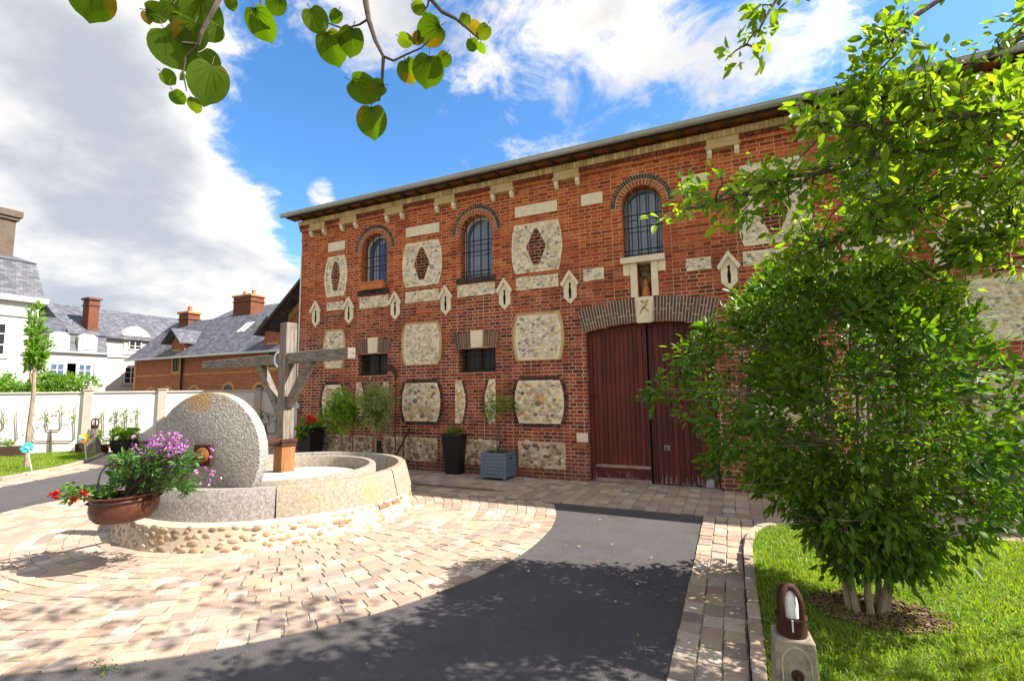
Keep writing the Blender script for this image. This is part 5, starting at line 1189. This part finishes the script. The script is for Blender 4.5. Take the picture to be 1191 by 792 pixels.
# ------------------------------------------------------------------ planters and small things
def plant(name, root_loc, lab, cat, C, n_each, crad, L, wr, pal, stem_base=None, group=None, ctr=None, rng=RNG, out=.6, droop=.3, stem_mat='bark', stem_r=.006, nst=10):
    t = thing(name, root_loc, lab, cat, group); b = Vector(stem_base or root_loc); tb = MB(); idx = random.sample(range(len(C)), min(nst, len(C)))
    for i in idx: tb.tube(wobble(b, C[i], 4, .05), [stem_r, stem_r*.85, stem_r*.7, stem_r*.5, stem_r*.3], 5, cap=False)
    tb.build('stems', stem_mat, t); clusters(C, n_each, crad, L, wr, ctr or tuple(b), pal, 'foliage', parent=t, out=out, droop=droop, rng=rng); return t
def blooms(parent, pts, r, pal, name='flower', n=9):
    for p in pts:
        m_ = MB(); p = Vector(p); nn_ = Vector((random.gauss(0, .5), random.gauss(-.5, .5), random.gauss(.5, .5))).normalized()
        for k in range(n):
            d = Vector((random.gauss(0, 1), random.gauss(0, 1), random.gauss(0, 1))).normalized(); c = p+d*r*random.uniform(.2, 1); a_ = d.orthogonal().normalized(); b_ = d.cross(a_); s = r*random.uniform(.4, .65); cc = random.choice(pal); kk = random.uniform(.8, 1.2)
            m_.add([c+a_*s, c+b_*s+d*s*.3, c-a_*s, c-b_*s+d*s*.3], [(0, 1, 2, 3)], tuple(min(.9, x*kk) for x in cc))
        m_.build(name, 'petal', parent, fixn=False)
# copper cauldron hung from the axle
KC = Vector((-5.375, 2.755, .455)); KS = .87; ck = thing('copper_cauldron', tuple(KC), 'old copper cauldron used as a flower pot, hanging from the axle of the millstone', 'cauldron')
m_ = MB(); tl = .035; kx = Vector((RIGHT.x, RIGHT.y, -tl*-1)).normalized(); kz = Vector((0, 0, 1)); kz = (kz-kx*kz.dot(kx)).normalized(); ky_ = kz.cross(kx)
m_.lathe([(r*KS, z) for r, z in [(0, .0), (.16, .0), (.25, .02), (.30, .07), (.315, .13), (.308, .20), (.300, .222), (.322, .236), (.325, .25), (.312, .255), (.29, .235), (.285, .16), (.2, .15), (0, .15)]], KC, 48, axes=(kx, ky_, kz)); m_.build('pot', 'copper', ck, smooth=True)
m_ = MB(); m_.lathe([(0, .20), (.295, .205)], KC, 32, axes=(kx, ky_, kz)); m_.build('potting_soil', 'soil', ck)
HE = AE+Vector((0, -.005, -.01)); lft = KC+kx*-.315+kz*.235; rgt = KC+kx*.315+kz*.235; m_ = MB()
hp = []
for t in np.linspace(0, PI, 17):
    p = KC+kx*(-.315*KS*math.cos(t))+kz*(.235+.36*math.sin(t)**.8); hp.append(p+(HE-(KC+kz*.595))*math.sin(t)**2*.8)
m_.tube(hp, .008, 8); m_.build('bail_handle', 'iron', ck, smooth=True)
for s in (-1, 1):
    m_ = MB(); m_.obox(KC+kx*(s*.317*KS)+kz*.215, (.02, .06, .06), axes=(kx, ky_, kz)); m_.build('handle_lug', 'copper', ck, bevel=.004)
rng = np.random.default_rng(21); C = []
for k in range(130):
    x = 132+92*random.random(); t = (x-132)/92; C.append(tuple(at_depth(x, random.uniform(534-8*math.sin(t*3), 564+6*t), 4.72+random.uniform(-.22, .25)-.0*t)))
pp = plant('purple_flower_plant', tuple(KC+kz*.21), 'bushy green plant with many small purple flowers growing in the copper cauldron', 'flowers', C, 16, .055, .055, .42, [(.03, .085, .02), (.055, .13, .03), (.09, .18, .045)], ctr=tuple(KC+kz*.2), rng=rng, stem_mat='leaf_stem' if 0 else 'bark', nst=16)
fl = []; tb = MB()
for k in range(190):
    x, y = random.gauss(198, 18), random.gauss(523, 9)
    if k > 172: x, y = random.uniform(225, 258), random.uniform(525, 590) if k > 184 else random.uniform(515, 555)
    if x < 150: x = random.uniform(165, 240)
    y = max(504, y)
    if 220 < x < 244 and 511 < y < 543: continue
    e = at_depth(x, y, 4.72+random.uniform(-.25, .2)); s = KC+kx*random.uniform(-.05, .25)+kz*.25; tb.tube([s, s.lerp(e, .55)+Vector((0, 0, .04)), e], [.003, .0025, .0015], 4, cap=False); fl.append(e)
tb.build('flower_stalks', 'bark', pp); blooms(pp, fl, .020, [(.38, .12, .37), (.50, .20, .46), (.30, .09, .33), (.60, .36, .56)], n=9)
C = [tuple(at_depth(x, y, 4.62+random.uniform(-.15, .15))) for x, y in [(random.uniform(75, 135), 0) for _ in range(46)] for y in [random.gauss(573+(x-75)*.02, 5)]]
gp = plant('red_geranium', tuple(KC+kz*.21+kx*-.2), 'red geranium trailing over the left rim of the copper cauldron', 'flowers', C, 8, .035, .04, .8, [(.04, .10, .015), (.08, .17, .025), (.13, .23, .035)], ctr=tuple(KC), nst=14)
blooms(gp, [at_depth(x, y, 4.56) for x, y in ((63, 575), (66, 578), (60, 576), (86, 580), (90, 578), (84, 582), (97, 573), (100, 575), (65, 573))], .03, [(.60, .015, .012), (.72, .03, .02), (.5, .01, .01)], n=12)
# blue planter box by the wall
q0 = on_ground(560, 558.8); q1 = on_ground(592, 560.7); bxw = max(.4, (q1-q0).length); bx0, by0 = q0.x-.02, min(q1.y, q0.y)+.02; bx1 = bx0+.50; by1 = by0+.46
bp = thing('blue_planter_box', ((bx0+bx1)/2, (by0+by1)/2, .012), 'square grey blue wooden planter box with slatted sides in front of the brick wall', 'planter')
m_ = MB()
for k in range(7):
    z0 = .06+k*.064; m_.box(bx0+.012, bx1-.012, by0, by0+.025, z0, z0+.060); m_.box(bx0+.012, bx1-.012, by1-.025, by1, z0, z0+.060); m_.box(bx0, bx0+.025, by0+.026, by1-.026, z0, z0+.060); m_.box(bx1-.025, bx1, by0+.026, by1-.026, z0, z0+.060)
m_.build('slatted_sides', 'slate_blue_paint', bp, bevel=.005)
m_ = MB(); m_.box(bx0+.026, bx1-.026, by0+.026, by1-.026, .05, .49); m_.build('liner', 'soil', bp)
for sx in (0, 1):
    for sy in (0, 1):
        m_ = MB(); xx = bx0-.008 if sx == 0 else bx1-.037; yy = by0-.008 if sy == 0 else by1-.037; m_.box(xx, xx+.045, yy, yy+.045, .012, .51); m_.build('corner_post', 'slate_blue_paint', bp, bevel=.004)
m_ = MB(); m_.lathe([(.0, 0), (.028, 0)], (bx1+.003, (by0+by1)/2, .40), 16, axes=(Vector((0, 1, 0)), Vector((0, 0, 1)), Vector((1, 0, 0)))); m_.build('hand_hole', 'dark_void', bp)
bc = Vector(((bx0+bx1)/2, (by0+by1)/2, .49)); C = [tuple(on_plane(x, y, (0, bc.y, 0), (0, 1, 0))+Vector((0, random.uniform(-.12, .12), 0))) for x, y in [(random.gauss(582, 9), random.gauss(472, 7)) for _ in range(34)]+[(random.gauss(570, 4), random.gauss(484, 4)) for _ in range(9)]]
plant('potted_climber', tuple(bc), 'spindly plant with a leafy top on a thin stem in the blue planter box', 'plant', C, 11, .055, .05, .5, GREEN[1:], nst=5, stem_r=.009)
C = [tuple(bc+Vector((random.uniform(-.18, .18), random.uniform(-.16, .16), random.uniform(.0, .07)))) for _ in range(16)]
plant('ground_cover_plant', tuple(bc+Vector((.05, -.05, 0))), 'low leafy seedlings on the soil of the blue planter box', 'plant', C, 7, .03, .035, .5, LIME, nst=6, stem_r=.003)
def tall_pot(x, y, w0, w1, h, lab, name='tall_black_planter'):
    r_0 = thing(name, (x, y, .012), lab, 'planter', 'tall black planters'); m_ = MB()
    def sq(w_, z): return [(x-w_/2, y-w_/2, z), (x+w_/2, y-w_/2, z), (x+w_/2, y+w_/2, z), (x-w_/2, y+w_/2, z)]
    vs = sq(w0, .012)+sq(w1-.01, h-.05)+sq(w1+.015, h-.05)+sq(w1+.015, h)+sq(w1-.03, h)+sq(w1-.05, h-.06)
    m_.add(vs, [(3, 2, 1, 0)]+[(4*k+i, 4*k+(i+1) % 4, 4*k+4+(i+1) % 4, 4*k+4+i) for k in range(5) for i in range(4)]); m_.build('pot', 'black_plastic', r_0, bevel=.006)
    s_ = MB(); s_.box(x-w1/2+.03, x+w1/2-.03, y-w1/2+.03, y+w1/2-.03, h-.1, h-.05); s_.build('potting_soil', 'soil', r_0); return r_0
q = on_ground(518, 552.5); tall_pot(q.x+.12, q.y+.20, .30, .43, .80, 'tall tapered black planter with low grass beside the blue box')
C = [(q.x+.12+random.uniform(-.15, .15), q.y+.2+random.uniform(-.15, .15), .80+random.uniform(0, .09)) for _ in range(30)]
plant('trimmed_grass_plant', (q.x+.12, q.y+.2, .75), 'short green grassy plant filling the tall black planter next to the blue box', 'plant', C, 12, .04, .07, .14, GREEN[1:3]+LIME[:1], nst=6, stem_r=.003, out=.2, droop=0)
q = on_plane(361, 497, (0, 8.1, 0), (0, 1, 0)); tall_pot(q.x, 8.12, .32, .44, q.z, 'tall black planter with red geranium at the left corner of the barn')
C = [(q.x+random.uniform(-.22, .22), 8.12+random.uniform(-.2, .2), q.z+random.uniform(-.02, .16)) for _ in range(26)]+[tuple(on_plane(random.uniform(346, 356), random.uniform(488, 510), (0, 7.88, 0), (0, 1, 0))) for _ in range(14)]
gp = plant('potted_geranium', (q.x, 8.12, q.z-.05), 'red flowering geranium in the tall black planter at the barn corner', 'flowers', C, 10, .05, .06, .7, LIME[:2]+GREEN[2:3], nst=8)
blooms(gp, [tuple(on_plane(random.uniform(355, 369), random.uniform(484, 492), (0, 8.0, 0), (0, 1, 0))) for _ in range(12)], .045, [(.62, .015, .012), (.75, .03, .02)], n=12)
def standard(px, pyc, rw, rh, lab, pal, L, n, y):
    c = on_plane(px, pyc, (0, y, 0), (0, 1, 0)); t = thing('standard_bush', (c.x, y, .3), lab, 'bush', 'bushes standing behind the trough'); tb = MB(); tb.tube([(c.x, y, .28), (c.x+.01, y, .6), (c.x, y, c.z-rh*.4)], [.026, .022, .018], 7)
    C = crown_points(n, tuple(c), (rw, rw*.8, rh), RNG, .25, .35)
    for p in C[::4]: tb.tube(wobble((c.x, y, c.z-rh*.5), p, 3, .08), [.009, .006, .004, .002], 4, cap=False)
    tb.build('trunk', 'bark_pale', t, smooth=True); clusters(C, 30, .10, L, .36, (c.x, y, c.z-.1), pal, 'foliage', parent=t, out=.5)
    pb_ = MB(); pb_.lathe([(0, .012), (.14, .012), (.19, .30), (.20, .33), (.17, .33), (.165, .28), (0, .27)], (c.x, y, 0), 24); tag(pb_.build('plant_pot', 'terracotta' if 0 else 'black_plastic', None, (c.x, y, .012), smooth=True), f'round dark pot under the {lab.split(" bush")[0]} bush', 'pot', 'dark pots behind the trough')
standard(397, 476, .40, .42, 'bright green bush on a short trunk left of the olive bush', LIME+[(.26, .38, .05)], .075, 100, 7.75)
standard(437, 472, .37, .50, 'grey green olive bush with fine leaves against the brick wall', [(.12, .16, .055), (.22, .26, .11), (.36, .38, .20)], .062, 130, 7.7)
q = on_plane(440, 520, (0, 7.9, 0), (0, 1, 0)); m_ = MB(); m_.lathe([(0, .012), (.13, .012), (.13, .30), (.10, q.z-.10), (.085, q.z-.05), (.05, q.z), (.07, q.z+.05), (.055, q.z+.12), (0, q.z+.15)], (q.x, 7.9, 0), 16)
tag(m_.build('dark_garden_urn', 'iron', None, (q.x, 7.9, .012), smooth=True), 'small dark lidded urn standing below the olive bush', 'urn')
dk = on_plane(456, 432, (0, 7.6, 0), (0, 1, 0)); orn = thing('rusty_garden_ornament', (dk.x, 7.6, .012), 'rusty metal ornament with a curved plate on a thin rod behind the trough', 'ornament')
m_ = MB(); m_.tube([(dk.x+.10, 7.6, .012), (dk.x+.10, 7.6, dk.z-.12)], .012, 6); m_.build('rod', 'rust', orn)
m_ = MB(); m_.prism([(dk.x-.16, dk.z+.13), (dk.x-.02, dk.z+.16), (dk.x+.10, dk.z+.05), (dk.x+.14, dk.z-.12), (dk.x+.09, dk.z-.18), (dk.x+.02, dk.z-.02), (dk.x-.12, dk.z+.03)], 'y', 7.59, 7.61); m_.build('curved_plate', 'rust', orn, bevel=.004)
p0 = on_plane(476, 499, (0, 8.46, 0), (0, 1, 0)); p1 = on_plane(462, 527, (0, 8.2, 0), (0, 1, 0)); m_ = MB(); p2 = p0+(p1-p0)*1.9; m_.tube([p0, p1, Vector((p1.x-.16, p1.y-.1, .02))], .018, 8); m_.ball(p0, .028); tag(m_.build('leaning_iron_bar', 'iron', None, (p1.x, p1.y, .012), smooth=True), 'thin dark iron bar leaning against the foot of the brick wall', 'iron bar')
# terracotta window box
wb = thing('terracotta_window_box', (-7.30, D+.01, WZ0+.005), 'orange terracotta window box on the sill of the leftmost arched window', 'window box'); m_ = MB(); m_.prism([(-7.66, WZ0+.006), (-7.03, WZ0+.006), (-7.01, WZ0+.175), (-7.68, WZ0+.175)], 'y', D-.11, D+.045); m_.build('trough_box', 'terracotta', wb, bevel=.008); m_ = MB(); m_.box(-7.70, -6.99, D-.125, D-.11, WZ0+.145, WZ0+.18); m_.box(-7.53, -7.15, D-.118, D-.11, WZ0+.05, WZ0+.11); m_.build('rim', 'terracotta', wb, bevel=.004)
# --- bollard lamps
def bollard(loc, rz, lab, rusty='rust'):
    b = thing('bollard_lamp', tuple(loc), lab, 'bollard lamp', 'stone bollards with rusty lanterns'); BL = b.location.copy(); b.location = (0, 0, 0); X = Vector((math.cos(rz), math.sin(rz), 0)); Y = Vector((-X.y, X.x, 0)); Z = Vector((0, 0, 1)); c = Vector((0, 0, 0)); H = .60
    m_ = MB(); vs = []
    for w_, d_, z in ((.112, .10, -.02), (.112, .10, .10), (.094, .085, H-.01), (.088, .08, H)): vs += [c+X*(i*w_)+Y*(j*d_)+Z*z for i, j in ((-1, -1), (1, -1), (1, 1), (-1, 1))]
    m_.add(vs, [(3, 2, 1, 0), (12, 13, 14, 15)]+[(4*k+i, 4*k+(i+1) % 4, 4*k+4+(i+1) % 4, 4*k+4+i) for k in range(3) for i in range(4)]); so2 = m_.build('stone_block', 'grey_concrete', b, bevel=.008)
    m_ = MB(); yf = -.089
    arc = [(-.072, .1)]+[(.072*math.cos(t), H-.115+.085*math.sin(t)) for t in np.linspace(PI, 0, 13)]+[(.072, .1)]; arc2 = [(x*.88, z if z <= .1 else z-.008) for x, z in arc]
    for lst, off in ((arc, .0),):
        n = len(arc); P_ = lambda x, z, o: c+X*x+Y*(-(.10-(z-.1)/(H-.1)*.015)-o)+Z*z
        vs = [P_(x, z, .004) for x, z in arc]+[P_(x, z, .004) for x, z in arc2]+[P_(x, z, -.004) for x, z in arc]+[P_(x, z, -.004) for x, z in arc2]
        m_.add(vs, [(i, i+1, n+i+1, n+i) for i in range(n-1)]+[(i, i+1, 2*n+i+1, 2*n+i) for i in range(n-1)]+[(n+i, n+i+1, 3*n+i+1, 3*n+i) for i in range(n-1)])
    m_.build('carved_border', 'pale_concrete', so2)
    m_ = MB(); cc = P_(0, H-.17, .0); m_.lathe([(0, .012), (.022, .012), (.030, .004), (.030, -.004)], cc, 16, axes=(X, Z, Y*-1)); m_.tube([cc+Y*-.012, cc+Y*-.03+Z*-.02, cc+Y*-.022+Z*-.07], [.010, .012, .009], 8); m_.build('iron_ring_bolt', 'rust', so2, smooth=True)
    m_ = MB(); Bz = H; m_.lathe([(0, Bz), (.072, Bz), (.075, Bz+.012), (.073, Bz+.075), (.079, Bz+.085), (.079, Bz+.096), (.06, Bz+.096)], c, 28, axes=(X, Y, Z)); hb = m_.build('lantern_base', rusty, b, smooth=True)
    m_ = MB()
    for k in range(4):
        a_ = PI/4+k*PI/2; d = X*math.cos(a_)+Y*math.sin(a_); pl = [c+d*.064+Z*(Bz+.09), c+d*.066+Z*(Bz+.17), c+d*.058+Z*(Bz+.205), c+d*.036+Z*(Bz+.235), c+Z*(Bz+.245)]; m_.tube(pl, [.0145, .0145, .0145, .015, .016], 8)
    m_.ball(c+Z*(Bz+.245), (.03, .03, .014)); m_.build('lantern_cage', rusty, b, smooth=True)
    m_ = MB(); m_.lathe([(0, Bz+.09), (.042, Bz+.09), (.042, Bz+.17), (.036, Bz+.20), (.02, Bz+.222), (0, Bz+.228)], c, 20); m_.build('frosted_lens', 'frosted_glass', b, smooth=True)
    m_ = MB(); m_.box(c.x-.004, c.x+.004, c.y-.083, c.y-.076, Bz+.04, Bz+.098); m_.build('latch', 'zinc_pale', hb); b.location = BL; b.scale = (.84, .84, .84); return b
bollard((.185, 2.62, .03), math.radians(4), 'stone bollard with a rusty caged lantern in the right foreground by the kerb')
q = on_ground(107.5, 530.5); bollard((q.x, q.y, .05), math.radians(35), 'stone bollard with a brown lantern far off by the white garden wall').scale = (1.15, 1.15, 1.15)
# --- pinwheels on the far lawn
def pinwheel(base_px, head_px, r, cols, lab):
    b = on_ground(*base_px, .05); hd_ = on_plane(head_px[0], head_px[1], b, (RAYN := (-raydir(*head_px).normalized()))); t = thing('pinwheel', tuple(b), lab, 'pinwheel', 'toy pinwheels on the far lawn')
    m_ = MB(); m_.tube([b, hd_], .012, 6); m_.build('stick', 'white_paint_metal', t); m_ = MB(); n = RAYN; X = n.orthogonal().normalized(); Y = n.cross(X); K = 8
    for k in range(K):
        a0, a1 = 2*PI*k/K, 2*PI*(k+.95)/K; m_.add([hd_+n*.03, hd_+n*.02+(X*math.cos(a0)+Y*math.sin(a0))*r, hd_+n*.05+(X*math.cos((a0+a1)/2)+Y*math.sin((a0+a1)/2))*r*.98, hd_+n*.03+(X*math.cos(a1)+Y*math.sin(a1))*r*.8], [(0, 1, 2, 3)], cols[k % len(cols)])
    m_.build('vanes', 'paint_tint', t, fixn=False); m_ = MB(); m_.ball(hd_+n*.05, .025); m_.build('hub', 'white_paint_metal', t, smooth=True)
pinwheel((37, 547.5), (31.5, 520.5), .11, [(.02, .42, .45), (.03, .5, .48), (.02, .34, .42)], 'turquoise toy pinwheel on a white stick in front of the young tree')
pinwheel((100.5, 535), (98, 509.5), .12, [(.75, .30, .02), (.80, .55, .03), (.25, .55, .05), (.05, .20, .5), (.7, .08, .03)], 'multicoloured toy pinwheel beside the far stone bollard')
# --- planters along the garden wall
def bed_box(px0, px1, pyb, hgt, lab):
    a_, b_ = on_ground(px0, pyb, .05), on_ground(px1, pyb, .05); a_ = FA+FD*((a_-FA).dot(FD))+FN*.45; b_ = FA+FD*((b_-FA).dot(FD))+FN*.45; c = (a_+b_)/2; L = (b_-a_).length
    t = thing('dark_trough_planter', (c.x, c.y, .05), lab, 'planter', 'dark planters along the garden wall'); m_ = MB(); m_.obox(c+uz*(.05+hgt/2), (L, .40, hgt), ang); m_.build('box', 'soffit_wood', t, bevel=.01); m_ = MB(); m_.obox(c+uz*(.05+hgt), (L-.06, .34, .02), ang); m_.build('potting_soil', 'soil', t)
    C = [tuple(c+FD*random.uniform(-L/2+.1, L/2-.1)+FN*random.uniform(-.12, .12)+uz*(hgt+.05+random.uniform(.02, .18))) for _ in range(int(14*max(1, L)))]
    plant('bedding_plant', (c.x, c.y, .05+hgt), 'green bedding plants in the '+lab, 'plant', C, 10, .07, .07, .5, LIME[:2]+[(.22, .30, .10)], nst=8, stem_r=.004)
bed_box(-40, 24, 531, .26, 'long dark trough at the left end of the garden wall')
bed_box(84, 98, 528.5, .27, 'short dark trough between the espalier and the far bollard')
q = on_ground(143, 527.5, .0); t = thing('round_bowl_planter', (q.x, q.y, .012), 'round dark bowl planter with a leafy green plant by the garden wall', 'planter'); m_ = MB(); m_.lathe([(0, .012), (.16, .012), (.27, .12), (.32, .26), (.31, .36), (.33, .38), (.29, .38), (.28, .33), (0, .32)], q, 28); m_.build('bowl', 'black_plastic', t, smooth=True)
C = [tuple(q+Vector((random.gauss(0, .17), random.gauss(0, .15), .42+random.uniform(0, .22)))) for _ in range(34)]
plant('leafy_pot_plant', (q.x, q.y, .35), 'bright leafy plant growing in the round dark bowl', 'plant', C, 10, .08, .11, .5, LIME, nst=9)
q = on_ground(120, 526.5); t = thing('small_dark_pot', (q.x, q.y, .012), 'small square dark pot just right of the far bollard', 'pot'); m_ = MB(); m_.lathe([(0, .0), (.10, 0), (.15, .24), (.13, .24), (.12, .2), (0, .2)], q, 4, axes=(Vector((.7, .7, 0)), Vector((-.7, .7, 0)), uz)); m_.build('pot', 'soffit_wood', t)
C = [tuple(q+Vector((random.gauss(0, .06), random.gauss(0, .06), .27+random.uniform(0, .05)))) for _ in range(6)]; clusters(C, 6, .04, .05, .5, tuple(q), LIME, 'seedling', parent=t)
q = on_ground(164, 525.5); t = thing('grey_box_planter', (q.x, q.y, .012), 'small grey square planter right of the round dark bowl', 'planter'); m_ = MB(); m_.obox(q+uz*.15, (.22, .22, .28), .4); m_.obox(q+uz*.30, (.25, .25, .03), .4); m_.build('box', 'grey_concrete', t, bevel=.008)
# --- grey box bench at the right edge
t = thing('grey_storage_bench', (3.9, 8.05, .012), 'grey painted wooden storage bench with a pale lid, half hidden behind the shrub', 'bench'); m_ = MB()
for k in range(5): m_.box(3.12, 5.0, 7.85, 8.38, .12+k*.155, .265+k*.155)
m_.build('box_body', 'grey_wood_paint', t, bevel=.006); m_ = MB(); m_.box(3.06, 5.06, 7.80, 8.42, .90, .94); m_.build('lid', 'zinc_pale', t, bevel=.006)
for xx in (3.2, 4.85):
    m_ = MB(); m_.box(xx, xx+.08, 7.9, 8.3, .012, .12); m_.build('foot', 'iron', t)
C = [tuple(on_ground(x, 778)+Vector((random.uniform(-.1, .1), random.uniform(-.04, .04), .02))) for x in (118, 125, 132, 138, 128, 122)]
plant('edge_weed', tuple(on_ground(127, 778)), 'small tuft of weeds at the edge of the round paving', 'weed', C, 9, .02, .022, .3, GREEN, nst=4, stem_r=.002)
